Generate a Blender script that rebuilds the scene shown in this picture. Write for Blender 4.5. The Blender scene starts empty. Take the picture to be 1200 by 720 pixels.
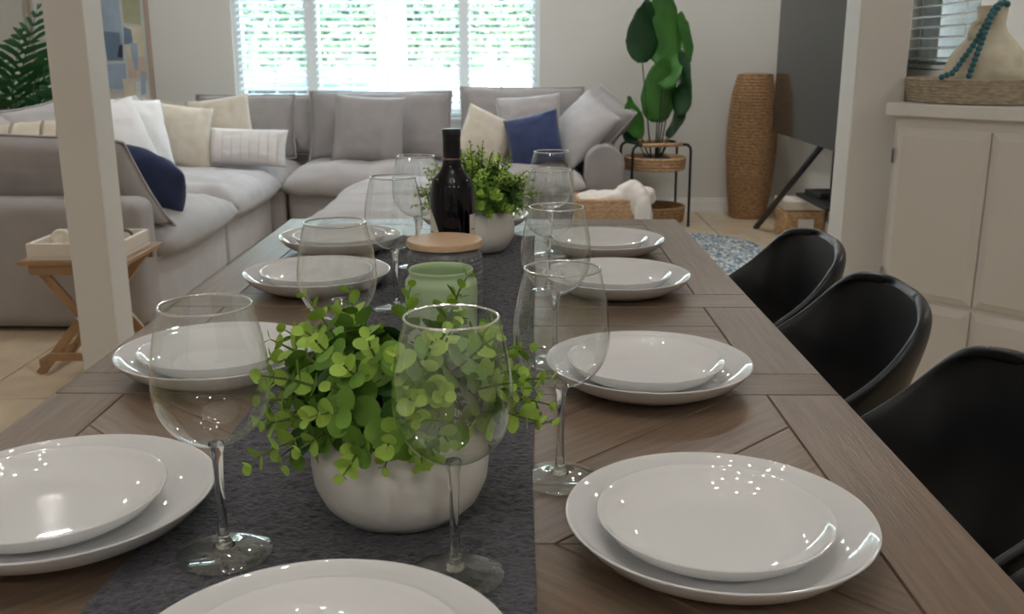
import bpy, bmesh, math, random
from mathutils import Vector, Matrix, noise
R = math.radians
PI = math.pi
sc = bpy.context.scene
COL = sc.collection
random.seed(7)

# ------------------------------------------------------------------ camera
FPX, CAMZ = 1150.0, 1.17
cam = bpy.data.cameras.new('camera'); co = bpy.data.objects.new('camera', cam); COL.objects.link(co)
cam.sensor_width = 36.0; cam.lens = 36.0 * FPX / 1200.0
cam.clip_start = 0.02
co.location = (0, 0, CAMZ)
co.rotation_euler = (PI/2 - math.atan(300/FPX), 0, math.atan(8/FPX))
cam.dof.use_dof = True; cam.dof.focus_distance = 1.02; cam.dof.aperture_fstop = 15.0
sc.camera = co

# ------------------------------------------------------------------ world, sun, exposure
w = bpy.data.worlds.new('world'); sc.world = w; w.use_nodes = True
bg = w.node_tree.nodes['Background']
bg.inputs[0].default_value = (.80, .93, 1.0, 1); bg.inputs[1].default_value = 13.0
sl = bpy.data.lights.new('sun', 'SUN'); sl.energy = 16.0; sl.angle = R(3); sl.color = (1, .97, .92)
so = bpy.data.objects.new('sun', sl); COL.objects.link(so)
so.rotation_euler = (R(38), 0, 0); so.location = (0, -3, 6)
def portal(loc, rot, sx, sy):
    l = bpy.data.lights.new('window_portal', 'AREA'); l.shape = 'RECTANGLE'; l.size = sx; l.size_y = sy
    l.cycles.is_portal = True
    o = bpy.data.objects.new('window_portal', l); COL.objects.link(o); o.location = loc; o.rotation_euler = rot
portal((-.965, 7.52, 1.43), (R(-90), 0, 0), 2.2, 1.46)
vs = sc.view_settings
vs.view_transform = 'Standard'; vs.look = 'None'; vs.gamma = 1; vs.use_curve_mapping = False
vs.exposure = 0.32
cy = sc.cycles
cy.caustics_reflective = False; cy.caustics_refractive = False
cy.max_bounces = 14; cy.diffuse_bounces = 6; cy.glossy_bounces = 5; cy.transmission_bounces = 10; cy.transparent_max_bounces = 40
cy.sample_clamp_indirect = 6.0
cy.use_denoising = True

# ------------------------------------------------------------------ materials
MATS = {}
def mat(name, col, rough=.5, spec=.5, metal=0., var=0., vscale=6., vstretch=(1, 1, 1), bump=0., bscale=60., bstretch=(1, 1, 1),
        trans=0., ior=1.45, sheen=0., coat=0., rand=0., emit=None, estr=0., sss=0., detail=4., bdist=.002):
    m = bpy.data.materials.new(name); m.use_nodes = True; MATS[name] = m
    nt = m.node_tree; n = nt.nodes; b = n['Principled BSDF']
    b.inputs['Base Color'].default_value = (*col, 1)
    b.inputs['Roughness'].default_value = rough
    b.inputs['Specular IOR Level'].default_value = spec
    b.inputs['Metallic'].default_value = metal
    b.inputs['IOR'].default_value = ior
    b.inputs['Transmission Weight'].default_value = trans
    b.inputs['Sheen Weight'].default_value = sheen
    b.inputs['Coat Weight'].default_value = coat
    b.inputs['Coat Roughness'].default_value = .08
    if sss:
        b.inputs['Subsurface Weight'].default_value = sss; b.inputs['Subsurface Scale'].default_value = .01
    if emit:
        b.inputs['Emission Color'].default_value = (*emit, 1); b.inputs['Emission Strength'].default_value = estr
    tc = n.new('ShaderNodeTexCoord')
    def mapped(st):
        mp = n.new('ShaderNodeMapping'); mp.inputs['Scale'].default_value = st
        nt.links.new(tc.outputs['Object'], mp.inputs['Vector']); return mp.outputs['Vector']
    def noi(vec, s, d=detail):
        x = n.new('ShaderNodeTexNoise'); x.inputs['Scale'].default_value = s; x.inputs['Detail'].default_value = d
        nt.links.new(vec, x.inputs['Vector']); return x.outputs['Fac']
    if var or rand:
        hs = n.new('ShaderNodeHueSaturation'); hs.inputs['Color'].default_value = (*col, 1)
        val = None
        if var:
            mr = n.new('ShaderNodeMapRange'); mr.inputs['From Min'].default_value = .25; mr.inputs['From Max'].default_value = .75
            mr.inputs['To Min'].default_value = 1 - var; mr.inputs['To Max'].default_value = 1 + var
            nt.links.new(noi(mapped(vstretch), vscale), mr.inputs['Value']); val = mr.outputs['Result']
        if rand:
            oi = n.new('ShaderNodeObjectInfo')
            m2 = n.new('ShaderNodeMapRange'); m2.inputs['To Min'].default_value = 1 - rand; m2.inputs['To Max'].default_value = 1 + rand
            nt.links.new(oi.outputs['Random'], m2.inputs['Value'])
            if val:
                mu = n.new('ShaderNodeMath'); mu.operation = 'MULTIPLY'
                nt.links.new(val, mu.inputs[0]); nt.links.new(m2.outputs['Result'], mu.inputs[1]); val = mu.outputs[0]
            else: val = m2.outputs['Result']
        nt.links.new(val, hs.inputs['Value']); nt.links.new(hs.outputs['Color'], b.inputs['Base Color'])
    if bump:
        bp = n.new('ShaderNodeBump'); bp.inputs['Strength'].default_value = bump; bp.inputs['Distance'].default_value = bdist
        nt.links.new(noi(mapped(bstretch), bscale, 3), bp.inputs['Height']); nt.links.new(bp.outputs['Normal'], b.inputs['Normal'])
    return m
def thin_glass(name, base=.07, edge=.75, tint=(.97, .985, .98), power=3.2, rough=0.0):
    m = bpy.data.materials.new(name); m.use_nodes = True; MATS[name] = m
    nt = m.node_tree; n = nt.nodes; n.clear()
    out = n.new('ShaderNodeOutputMaterial'); mx = n.new('ShaderNodeMixShader'); tr = n.new('ShaderNodeBsdfTransparent'); gl = n.new('ShaderNodeBsdfGlossy')
    tr.inputs[0].default_value = (*tint, 1); gl.inputs[0].default_value = (1, 1, 1, 1); gl.inputs['Roughness'].default_value = rough
    lw = n.new('ShaderNodeLayerWeight'); lw.inputs['Blend'].default_value = .5
    pw = n.new('ShaderNodeMath'); pw.operation = 'POWER'; pw.inputs[1].default_value = power
    mr = n.new('ShaderNodeMapRange'); mr.inputs['To Min'].default_value = base; mr.inputs['To Max'].default_value = edge
    nt.links.new(lw.outputs['Facing'], pw.inputs[0]); nt.links.new(pw.outputs[0], mr.inputs['Value'])
    nt.links.new(mr.outputs['Result'], mx.inputs[0]); nt.links.new(tr.outputs[0], mx.inputs[1]); nt.links.new(gl.outputs[0], mx.inputs[2])
    nt.links.new(mx.outputs[0], out.inputs[0]); return m

mat('wall_paint', (.68, .67, .63), .75, .3, var=.02, vscale=1.5, bump=.15, bscale=180)
mat('post_paint', (.68, .665, .64), .5, .4, bump=.1, bscale=120)
mat('trim_paint', (.82, .83, .82), .4, .5)
mat('ceiling_paint', (.80, .79, .77), .85, .2)
mat('cabinet_paint', (.66, .635, .60), .4, .45, bump=.05, bscale=90)
mat('counter_paint', (.72, .72, .70), .25, .5)
mat('travertine', (.60, .49, .35), .33, .5, var=.16, vscale=5, vstretch=(1, 2.2, 1), rand=.05, bump=.08, bscale=50)
mat('grout', (.42, .35, .27), .9)
mat('wood_plank', (.175, .122, .085), .33, .5, var=.34, vscale=9, vstretch=(.7, 13, 6), rand=.10, bump=.35, bscale=26, bstretch=(1.2, 22, 8), detail=7)
mat('wood_dark', (.035, .025, .02), .7)
mat('porcelain', (.72, .72, .72), .035, .6)
mat('ceramic_pot', (.76, .74, .70), .32, .5, var=.06, vscale=14)
mat('soil', (.06, .045, .03), .95)
mat('runner_cloth', (.083, .084, .096), .92, .15, var=.5, vscale=190, vstretch=(.85, 1.1, 1), bump=1.0, bscale=170, bstretch=(.85, 1.15, 1), sheen=.15, bdist=.006)
mat('black_shell', (.006, .0065, .008), .36, .5, bump=.06, bscale=350)
mat('black_metal', (.012, .012, .013), .45, .5)
mat('sofa_linen', (.43, .405, .40), .95, .1, var=.07, vscale=9, bump=.5, bscale=420, sheen=.15)
mat('linen_dark', (.345, .32, .315), .95, .1, var=.07, vscale=9, bump=.5, bscale=420, sheen=.15)
mat('cushion_white', (.74, .72, .71), .95, .1, var=.04, vscale=9, bump=.4, bscale=300)
mat('cushion_beige', (.62, .56, .47), .95, .1, var=.08, vscale=14, bump=.6, bscale=200)
mat('cushion_navy', (.035, .05, .12), .85, .2, var=.15, vscale=9, bump=.4, bscale=300, sheen=.3)
mat('stripe_brown', (.30, .25, .19), .95, .1)
mat('acacia', (.34, .205, .11), .45, .4, var=.2, vscale=12, vstretch=(1, 1, .2))
mat('tray_white', (.72, .66, .58), .6, .3)
mat('bead_cream', (.80, .74, .60), .5, .4)
mat('wicker', (.36, .215, .11), .75, .25, var=.5, vscale=38, vstretch=(1, 1, 2.5), bump=1, bscale=110)
mat('wicker_light', (.52, .33, .18), .7, .25, var=.35, vscale=40, vstretch=(1, 1, 2.5), bump=1, bscale=110)
mat('seagrass', (.40, .335, .25), .85, .2, var=.35, vscale=45, vstretch=(1, 1, 3), bump=1, bscale=140)
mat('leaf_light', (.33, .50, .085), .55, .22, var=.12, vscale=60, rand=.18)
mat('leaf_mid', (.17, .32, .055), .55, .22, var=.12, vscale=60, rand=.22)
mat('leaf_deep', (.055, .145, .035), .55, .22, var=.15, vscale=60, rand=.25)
mat('twig', (.12, .16, .05), .7)
mat('paddle_bright', (.06, .20, .035), .38, .5, var=.15, vscale=20, vstretch=(1, 1, .3))
mat('paddle_dark', (.018, .065, .022), .35, .5, var=.15, vscale=20)
mat('paddle_stem', (.05, .07, .03), .6)
mat('palm_green', (.035, .12, .04), .45, .4, var=.3, vscale=7)
mat('dark_pot', (.10, .09, .08), .6)
mat('wine_glass_dark', (.002, .002, .004), .02, .4)
mat('foil_black', (.012, .012, .018), .3, .5)
mat('foil_line', (.20, .12, .09), .35, .5, metal=.6)
mat('label_paper', (.70, .66, .58), .7)
mat('label_ink', (.06, .06, .06), .7)
mat('lid_wood', (.60, .42, .27), .5, .4, var=.10, vscale=18, vstretch=(1, 7, 1))
mat('candle_green', (.50, .66, .40), .35, .5, trans=.25, ior=1.3)
mat('wax_green', (.55, .66, .45), .6, sss=.2)
mat('smoke_jar', (.34, .34, .36), .12, .6, trans=.45, ior=1.4)
mat('wax_cream', (.50, .46, .40), .6)
mat('solid_glass', (.97, .99, .98), 0.0, .5, trans=1.0, ior=1.45)
mat('tv_screen', (.018, .020, .020), .10, .5)
mat('frame_wood', (.42, .33, .27), .55)
mat('canvas_ground', (.55, .58, .58), .8, var=.08, vscale=8)
for nm, c in {'paint_blue': (.36, .45, .56), 'paint_slate': (.17, .24, .33), 'paint_cream': (.68, .62, .50), 'paint_peach': (.64, .50, .42),
              'paint_white': (.70, .71, .69), 'paint_olive': (.40, .41, .27), 'paint_ink': (.05, .06, .09)}.items():
    mat(nm, c, .8, .2, var=.12, vscale=11)
mat('throw_white', (.78, .72, .66), .97, .05, var=.06, vscale=25, bump=1, bscale=160, sheen=.3)
m = bpy.data.materials.new('blind_white'); m.use_nodes = True; MATS['blind_white'] = m
nt = m.node_tree; n = nt.nodes; n.clear()
o_ = n.new('ShaderNodeOutputMaterial'); mx = n.new('ShaderNodeMixShader'); d_ = n.new('ShaderNodeBsdfDiffuse'); t_ = n.new('ShaderNodeBsdfTranslucent')
d_.inputs[0].default_value = (.86, .88, .88, 1); t_.inputs[0].default_value = (.80, .88, .88, 1); mx.inputs[0].default_value = .4
nt.links.new(d_.outputs[0], mx.inputs[1]); nt.links.new(t_.outputs[0], mx.inputs[2]); nt.links.new(mx.outputs[0], o_.inputs[0])
mat('vase_stone', (.62, .58, .46), .85, .2, var=.20, vscale=14, bump=.8, bscale=45)
mat('bead_teal', (.035, .15, .18), .4, .5, var=.3, vscale=60)
mat('amber', (.50, .24, .06), .5)
mat('ivy_leaf', (.15, .25, .13), .6, .3, rand=.2, var=.3, vscale=3)
mat('garden_wall', (.62, .55, .47), .9, var=.05, vscale=4)
mat('garden_post', (.40, .42, .44), .8)
mat('garden_ground', (.45, .43, .40), .9, var=.1, vscale=3)
mat('car_blue', (.06, .20, .55), .25, .6, coat=.6)
mat('car_glass', (.03, .04, .05), .08, .6)
mat('rubber', (.02, .02, .02), .8)
mat('chrome', (.7, .7, .7), .15, .5, metal=1)
mat('brass_dark', (.10, .09, .08), .35, .5, metal=.8)
mat('bulb', (1, .95, .88), .5, emit=(1, .975, .95), estr=170.0)
mat('downlight', (1, .95, .88), .5, emit=(1, .975, .95), estr=340.0)
thin_glass('thin_glass', .085, .85, (.97, .985, .985), 3.0)
thin_glass('rim_glass', .65, .97, (.95, .97, .97), 1.6)
thin_glass('foot_glass', .10, .75, (.95, .97, .97), 2.6)
thin_glass('pane_glass', .05, .6, (.96, .98, .98), 4)
# rug: mottled blue-grey and white braid
m = mat('rug_braid', (.3, .36, .42), .97, .1, bump=1, bscale=90)
nt = m.node_tree; n = nt.nodes
tc = n.new('ShaderNodeTexCoord'); vo = n.new('ShaderNodeTexVoronoi'); vo.inputs['Scale'].default_value = 75
mp = n.new('ShaderNodeMapping'); mp.inputs['Scale'].default_value = (1, .45, 1)
rp = n.new('ShaderNodeValToRGB'); rp.color_ramp.interpolation = 'CONSTANT'
e = rp.color_ramp.elements; e[0].color = (.15, .20, .25, 1); e[1].position = .30; e[1].color = (.30, .36, .40, 1)
x = e.new(.52); x.color = (.62, .63, .61, 1); x = e.new(.85); x.color = (.30, .38, .42, 1)
sp = n.new('ShaderNodeSeparateColor')
nt.links.new(tc.outputs['Object'], mp.inputs[0]); nt.links.new(mp.outputs[0], vo.inputs['Vector']); nt.links.new(vo.outputs['Color'], sp.inputs[0])
nt.links.new(sp.outputs[0], rp.inputs[0]); nt.links.new(rp.outputs[0], n['Principled BSDF'].inputs['Base Color'])

# ------------------------------------------------------------------ geometry helpers
def box(x0, x1, y0, y1, z0, z1):
    V = [(x, y, z) for z in (z0, z1) for y in (y0, y1) for x in (x0, x1)]
    return V, [(0, 2, 3, 1), (4, 5, 7, 6), (0, 1, 5, 4), (2, 6, 7, 3), (0, 4, 6, 2), (1, 3, 7, 5)]
def join(*gs):
    V = []; F = []
    for v, f in gs:
        k = len(V); V += list(v); F += [tuple(i + k for i in q) for q in f]
    return V, F
def xf(g, M):
    return [tuple(M @ Vector(v)) for v in g[0]], g[1]
def mv(g, x=0, y=0, z=0): return [(a + x, b + y, c + z) for a, b, c in g[0]], g[1]
def lathe(prof, n=32, rf=None):
    V = []; F = []; rows = []
    for (r, z) in prof:
        if r < 1e-6: rows.append([len(V)]); V.append((0, 0, z))
        else:
            row = []
            for i in range(n):
                a = 2*PI*i/n; q = r if rf is None else rf(r, a, z)
                row.append(len(V)); V.append((q*math.cos(a), q*math.sin(a), z))
            rows.append(row)
    for A, B in zip(rows, rows[1:]):
        for i in range(n):
            j = (i+1) % n
            if len(A) == 1 and len(B) == 1: continue
            if len(A) == 1: F.append((A[0], B[j], B[i]))
            elif len(B) == 1: F.append((A[i], A[j], B[0]))
            else: F.append((A[i], A[j], B[j], B[i]))
    return V, F
def tube(pts, r, n=8, closed=False, caps=True):
    P = [Vector(p) for p in pts]; N = len(P); V = []; F = []
    rr = r if isinstance(r, (list, tuple)) else [r]*N
    up = None
    for i, p in enumerate(P):
        if closed: t = (P[(i+1) % N] - P[i-1])
        else: t = P[min(i+1, N-1)] - P[max(i-1, 0)]
        t.normalize()
        if up is None:
            up = Vector((0, 0, 1)) if abs(t.z) < .9 else Vector((1, 0, 0))
        a = t.cross(up)
        if a.length < 1e-5: a = t.cross(Vector((0, 1, .3)))
        a.normalize(); b = a.cross(t); b.normalize(); up = b
        for k in range(n):
            an = 2*PI*k/n; V.append(tuple(p + rr[i]*(math.cos(an)*a + math.sin(an)*b)))
    for i in range(N if closed else N-1):
        j = (i+1) % N
        for k in range(n):
            l = (k+1) % n; F.append((i*n+k, i*n+l, j*n+l, j*n+k))
    if caps and not closed:
        F.append(tuple(range(n))); F.append(tuple((N-1)*n + k for k in range(n)))
    return V, F
def prism(poly, z0, z1, inset=0., drop=0.):
    n = len(poly); V = [(x, y, z0) for x, y in poly]; F = [tuple(reversed(range(n)))]
    cx = sum(p[0] for p in poly)/n; cyy = sum(p[1] for p in poly)/n
    V += [(x, y, z1 - drop) for x, y in poly]
    F += [(i, (i+1) % n, n + (i+1) % n, n+i) for i in range(n)]
    if inset:
        for i in range(n):
            p0 = Vector(poly[i-1]); p1 = Vector(poly[i]); p2 = Vector(poly[(i+1) % n])
            d1 = (p1-p0).normalized(); d2 = (p2-p1).normalized()
            nn = Vector((-d1.y-d2.y, d1.x+d2.x)); L = nn.length
            if L < 1e-6: nn = Vector((-d1.y, d1.x))
            else: nn = nn/L; nn = nn/max(.35, nn.dot(Vector((-d1.y, d1.x))))
            q = p1 + nn*inset; V.append((q.x, q.y, z1))
        F += [(n+i, n+(i+1) % n, 2*n+(i+1) % n, 2*n+i) for i in range(n)]
        F.append(tuple(2*n+i for i in range(n)))
    else: F.append(tuple(n+i for i in range(n)))
    return V, F
def pillow(wd, ht, th, n=18, pull=.06, p=2.0, q=.5, wr=.006, seed=0, round_=0.):
    """cushion standing in XZ, thickness along Y, centred on the origin"""
    V = []; F = []; idx = {}
    for s in (1, -1):
        for j in range(n+1):
            for i in range(n+1):
                u = -1 + 2*i/n; v = -1 + 2*j/n
                u = math.copysign(abs(u)**.8, u); v = math.copysign(abs(v)**.8, v)
                edge = i in (0, n) or j in (0, n)
                if s == -1 and edge: idx[(s, i, j)] = idx[(1, i, j)]; continue
                x = wd/2*u*(1 - pull*(1 - v*v)); z = ht/2*v*(1 - pull*(1 - u*u))
                if round_:
                    k = 1 - round_*(abs(u*v)**2)*.3; x *= k; z *= k
                d = max(0, (1-abs(u)**p)*(1-abs(v)**p))**q
                nz = noise.noise(Vector((u*2.2+seed*3.1, v*2.2, s*1.7+seed)))
                nf = noise.noise(Vector((u*5+seed*5.3, v*5, s+seed)))
                y = s*th/2*d*(1+.18*nz) + wr*nf*(1.0 if not edge else .5) + wr*.8*nz
                idx[(s, i, j)] = len(V); V.append((x, y, z))
    for s in (1, -1):
        for j in range(n):
            for i in range(n):
                a = (idx[(s, i, j)], idx[(s, i+1, j)], idx[(s, i+1, j+1)], idx[(s, i, j+1)])
                F.append(a if s == -1 else a[::-1])
    return V, F
def outline(wd, ht, pull, n=40):
    pts = []
    for k in range(4*n):
        s, t = divmod(k, n); t = -1 + 2*t/n
        u, v = [(t, -1), (1, t), (-t, 1), (-1, -t)][s]
        pts.append((wd/2*u*(1-pull*(1-v*v)), 0, ht/2*v*(1-pull*(1-u*u))))
    return pts
def mesh(name, g, mt, parent=None, loc=(0, 0, 0), rot=(0, 0, 0), smooth=False, bevel=0., seg=2, sub=0, solid=0., recalc=True, data=None, kind=None):
    if data is None:
        me = bpy.data.meshes.new(name); me.from_pydata([tuple(v) for v in g[0]], [], g[1])
        if recalc:
            bm = bmesh.new(); bm.from_mesh(me); bmesh.ops.recalc_face_normals(bm, faces=bm.faces); bm.to_mesh(me); bm.free()
        if smooth: me.polygons.foreach_set('use_smooth', [True]*len(me.polygons))
        me.materials.append(MATS[mt])
    else: me = data
    o = bpy.data.objects.new(name, me); COL.objects.link(o)
    o.location = loc; o.rotation_euler = rot
    if parent: o.parent = parent
    if solid:
        md = o.modifiers.new('solid', 'SOLIDIFY'); md.thickness = solid; md.offset = 0
    if bevel:
        md = o.modifiers.new('bevel', 'BEVEL'); md.width = bevel; md.segments = seg; md.limit_method = 'ANGLE'; md.angle_limit = R(40)
    if sub:
        md = o.modifiers.new('sub', 'SUBSURF'); md.levels = sub; md.render_levels = sub
    if kind: o['kind'] = kind
    return o
def wpart(name, g, mt, parent, **k):          # mesh given in world coordinates, parent is an unrotated Empty
    return mesh(name, g, mt, parent, loc=tuple(-c for c in parent.location), **k)
def tag(o, label, cat, group=None, kind=None):
    o['label'] = label; o['category'] = cat
    if group: o['group'] = group
    if kind: o['kind'] = kind
    return o
def thing(name, label, cat, loc=(0, 0, 0), rot=(0, 0, 0), group=None):
    o = bpy.data.objects.new(name, None); COL.objects.link(o); o.empty_display_size = .05
    o.location = loc; o.rotation_euler = rot
    return tag(o, label, cat, group)
def copy_tree(o, parent=None):
    c = o.copy(); COL.objects.link(c); c.parent = parent
    for ch in list(o.children): copy_tree(ch, c)
    return c
def struct(name, g, mt, **k):
    o = mesh(name, g, mt, **k); o['kind'] = 'structure'; return o
def sroot(name, loc=(0, 0, 0)):
    o = bpy.data.objects.new(name, None); COL.objects.link(o); o.location = loc; o['kind'] = 'structure'; return o

# ------------------------------------------------------------------ room shell
XL, XR, XR2, YB, YF, ZC = -4.2, 2.0, 3.4, 7.35, -2.6, 2.6
T = .16
fl = struct('floor', box(XL-.2, XR2+.2, YF-.2, YB+.2, -.1, -.008), 'grout')
ts = .46; tile_me = None
for iy in range(13):
    for ix in range(17):
        xx = XL + ts*(ix+.5); yy = YB - ts*(iy+.5)
        if xx > XR2: continue
        o = mesh('tile', prism([(-ts/2+.0025, -ts/2+.0025), (ts/2-.0025, -ts/2+.0025), (ts/2-.0025, ts/2-.0025), (-ts/2+.0025, ts/2-.0025)], -.008, 0, .003, .0015),
                 'travertine', fl, (xx, yy, 0), (0, 0, random.choice((0, PI/2, PI, -PI/2))), data=tile_me)
        tile_me = o.data
mesh('floor_field', box(XL, XR2, YF, YB - 13*ts, -.008, 0), 'travertine', fl)
struct('ceiling', box(XL-.2, XR2+.2, YF-.2, YB+.2, ZC, ZC+.12), 'ceiling_paint')
WX0, WX1, WZ0, WZ1 = -2.075, .150, .70, 2.16        # the living-room window opening
struct('wall_back', join(box(XL-T, WX0, YB, YB+T, 0, ZC), box(WX1, XR+T, YB, YB+T, 0, ZC), box(WX0, WX1, YB, YB+T, 0, WZ0), box(WX0, WX1, YB, YB+T, WZ1, ZC)), 'wall_paint')
RW = (4.45, 5.25, 1.08, 2.1)                           # small window in the side wall
struct('wall_right', join(box(XR, XR+T, 3.75, RW[0], 0, ZC), box(XR, XR+T, RW[1], YB, 0, ZC), box(XR, XR+T, RW[0], RW[1], 0, RW[2]), box(XR, XR+T, RW[0], RW[1], RW[3], ZC),
      box(XR+T, XR2+T, 3.75, 3.9, 0, ZC), box(XR2, XR2+T, YF, 3.75, 0, ZC)), 'wall_paint')
struct('wall_left', box(XL-T, XL, YF, YB, 0, ZC), 'wall_paint')
struct('wall_front', box(XL-T, XR2+T, YF-T, YF, 0, ZC), 'wall_paint')
def skirting(x0, x1):
    return join(box(x0, x1, YB-.014, YB, 0, .085), box(x0, x1, YB-.009, YB, .085, .105))
struct('baseboard_back', skirting(XL, XR), 'trim_paint', bevel=.003)
struct('baseboard_right', box(XR-.014, XR, 3.75, YB-.015, 0, .10), 'trim_paint', bevel=.003)

# window with three lights
w1 = sroot('window_1', (-.96, YB, WZ0))
def wp(name, g, mt='trim_paint', **k): return wpart(name, g, mt, w1, **k)
fy0, fy1 = YB+.03, YB+.11
wp('window_frame', join(box(WX0, WX0+.055, fy0, fy1, WZ0, WZ1), box(WX1-.055, WX1, fy0, fy1, WZ0, WZ1), box(WX0, WX1, fy0, fy1, WZ0, WZ0+.05), box(WX0, WX1, fy0, fy1, WZ1-.05, WZ1)))
MX = (-1.51, -.40)
for mx, hw in zip(MX, (.05, .04)):
    wp('mullion', box(mx-hw, mx+hw, fy0-.01, fy1, WZ0+.05, WZ1-.05))
lights_ = [(WX0+.055, MX[0]-.05), (MX[0]+.05, MX[1]-.04), (MX[1]+.04, WX1-.055)]
for (a, b) in lights_:
    wp('pane', box(a, b, fy0+.035, fy0+.039, WZ0+.05, WZ1-.05), 'pane_glass')
for mx in (-1.79, -1.22, -.965, -.70, -.13):
    wp('muntin', box(mx-.009, mx+.009, fy0+.02, fy0+.033, WZ0+.05, WZ1-.05))
wp('muntin', box(WX0+.055, WX1-.055, fy0+.02, fy0+.033, 1.515, 1.535))
wp('window_sill', box(WX0-.03, WX1+.03, YB-.03, YB+.03, WZ0-.025, WZ0+.0), bevel=.004)
# venetian blinds, one per light, fitted inside the reveal
slat_cache = {}
def blind(label, x0, x1, yy, z0, z1, pitch=.0465, tilt=R(28), along='x'):
    b = thing('venetian_blind', label, 'blind', ((x0+x1)/2 if along == 'x' else yy, yy if along == 'x' else (x0+x1)/2, z0), (0, 0, 0 if along == 'x' else PI/2))
    L = x1 - x0; h = z1 - z0
    mesh('headrail', box(-L/2, L/2, -.025, .025, h-.05, h), 'blind_white', b, bevel=.003)
    mesh('bottom_rail', box(-L/2, L/2, -.024, .024, 0, .02), 'blind_white', b, bevel=.003)
    g = join(box(-L/2, L/2, -.024, .024, -.0014, .0014)); me = None
    k = .05
    while k < h-.07:
        o = mesh('slat', g, 'blind_white', b, (0, 0, k), (tilt, 0, 0), data=me); me = o.data; k += pitch
    for s in (-.32, .32):
        mesh('ladder_cord', join(tube([(L*s, -.026, .01), (L*s, -.026, h-.03)], .0016, 5), tube([(L*s, .026, .01), (L*s, .026, h-.03)], .0016, 5)), 'blind_white', b)
    return b
zt = WZ1-.02
blind('white slatted blind in the narrow window light nearest the abstract painting', lights_[0][0]-.02, lights_[0][1]+.015, YB-.0, WZ0+.012, zt)
blind('white slatted blind across the wide middle light of the living room window', lights_[1][0]-.015, lights_[1][1]+.012, YB-.0, WZ0+.012, zt)
blind('white slatted blind in the narrow window light nearest the potted paddle-leaf plant', lights_[2][0]-.012, lights_[2][1]+.02, YB-.0, WZ0+.012, zt)
# small side window
w2 = sroot('window_2', (XR, 4.85, RW[2]))
def wq(name, g, mt='trim_paint'): return wpart(name, g, mt, w2)
wq('window_frame', join(box(XR+.06, XR+.12, RW[0], RW[0]+.04, RW[2], RW[3]), box(XR+.06, XR+.12, RW[1]-.04, RW[1], RW[2], RW[3]),
                        box(XR+.06, XR+.12, RW[0], RW[1], RW[2], RW[2]+.04), box(XR+.06, XR+.12, RW[0], RW[1], RW[3]-.04, RW[3])))
wq('pane', box(XR+.085, XR+.089, RW[0]+.04, RW[1]-.04, RW[2]+.04, RW[3]-.04), 'pane_glass')
blind('white slatted blind in the small side window above the woven tray', RW[0]+.005, RW[1]-.005, XR+.03, RW[2]+.005, RW[3]-.01, pitch=.05, tilt=R(-14), along='y')
# posts
struct('pillar_left', box(-1.495, -1.366, 3.2, 3.345, 0, ZC), 'post_paint', bevel=.004)
struct('pillar_right', box(1.065, 1.227, 3.2, 3.345, 0, ZC), 'post_paint', bevel=.004)

# ------------------------------------------------------------------ garden outside
struct('wall_sky_block', box(2.75, 2.9, 3.95, 7.6, 0, 3.2), 'garden_post')  # added wall, blocks bright sky behind the side-window blind
struct('ground', box(-9, 8, YB+T, 13, -.25, -.12), 'garden_ground')
struct('garden_wall', box(-9, 8, 11.05, 11.3, -.12, 2.35), 'garden_wall')
struct('garden_pillar', box(-1.45, -1.17, 10.35, 10.6, -.12, 2.6), 'garden_post')
rv = random.Random(3); V = []; F = []
for k in range(9000):
    cx = rv.uniform(-5, 3.2); cz = 1.02 + (rv.random()**.8)*1.4 + rv.gauss(0, .03); cyv = 11.0 - rv.random()*.22
    s = rv.uniform(.03, .06); M = Matrix.Translation((cx, cyv, cz)) @ Matrix.Rotation(rv.uniform(0, 6.28), 4, 'Y') @ Matrix.Rotation(rv.uniform(-1, 1), 4, 'X')
    i = len(V); V += [tuple(M @ Vector(q)) for q in ((0, 0, -s), (s*.8, -.01, -s*.2), (s*.45, 0, s*.6), (0, -.01, s), (-s*.45, 0, s*.6), (-s*.8, -.01, -s*.2))]
    F.append(tuple(range(i, i+6)))
tag(mesh('ivy', (V, F), 'ivy_leaf', recalc=False), 'green ivy covering the garden wall seen through the blinds', 'ivy', kind='stuff')
car = thing('parked_car', 'blue parked car glimpsed through the lower slats of the wide blind', 'car', (-2.1, 9.3, -.12))
prof = [(-1.9, .25), (-1.9, .62), (-1.75, .72), (-.95, .80), (-.45, 1.02), (.55, 1.04), (1.2, .80), (1.85, .74), (1.9, .3)]
def xz_loft(pr, hw, ins):
    n = len(pr); V = [(x, -hw, z) for x, z in pr] + [(x, hw, z) for x, z in pr]
    return V, [tuple(range(n)), tuple(reversed(range(n, 2*n)))] + [(i, i+n, (i+1) % n + n, (i+1) % n) for i in range(n)]
mesh('car_body', xz_loft(prof, .8, 0), 'car_blue', car, bevel=.05, seg=3, smooth=True)
mesh('side_window', xz_loft([(-.78, .80), (-.40, .97), (.50, .98), (.95, .80)], .81, 0), 'car_glass', car)
for xx in (-1.2, 1.2):
    for yy in (-.72, .72):
        mesh('wheel', xf(lathe([(0, -.1), (.27, -.1), (.30, -.07), (.30, .07), (.27, .1), (0, .1)], 20), Matrix.Rotation(PI/2, 4, 'X')), 'rubber', car, (xx, yy, .30), smooth=False)

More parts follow.
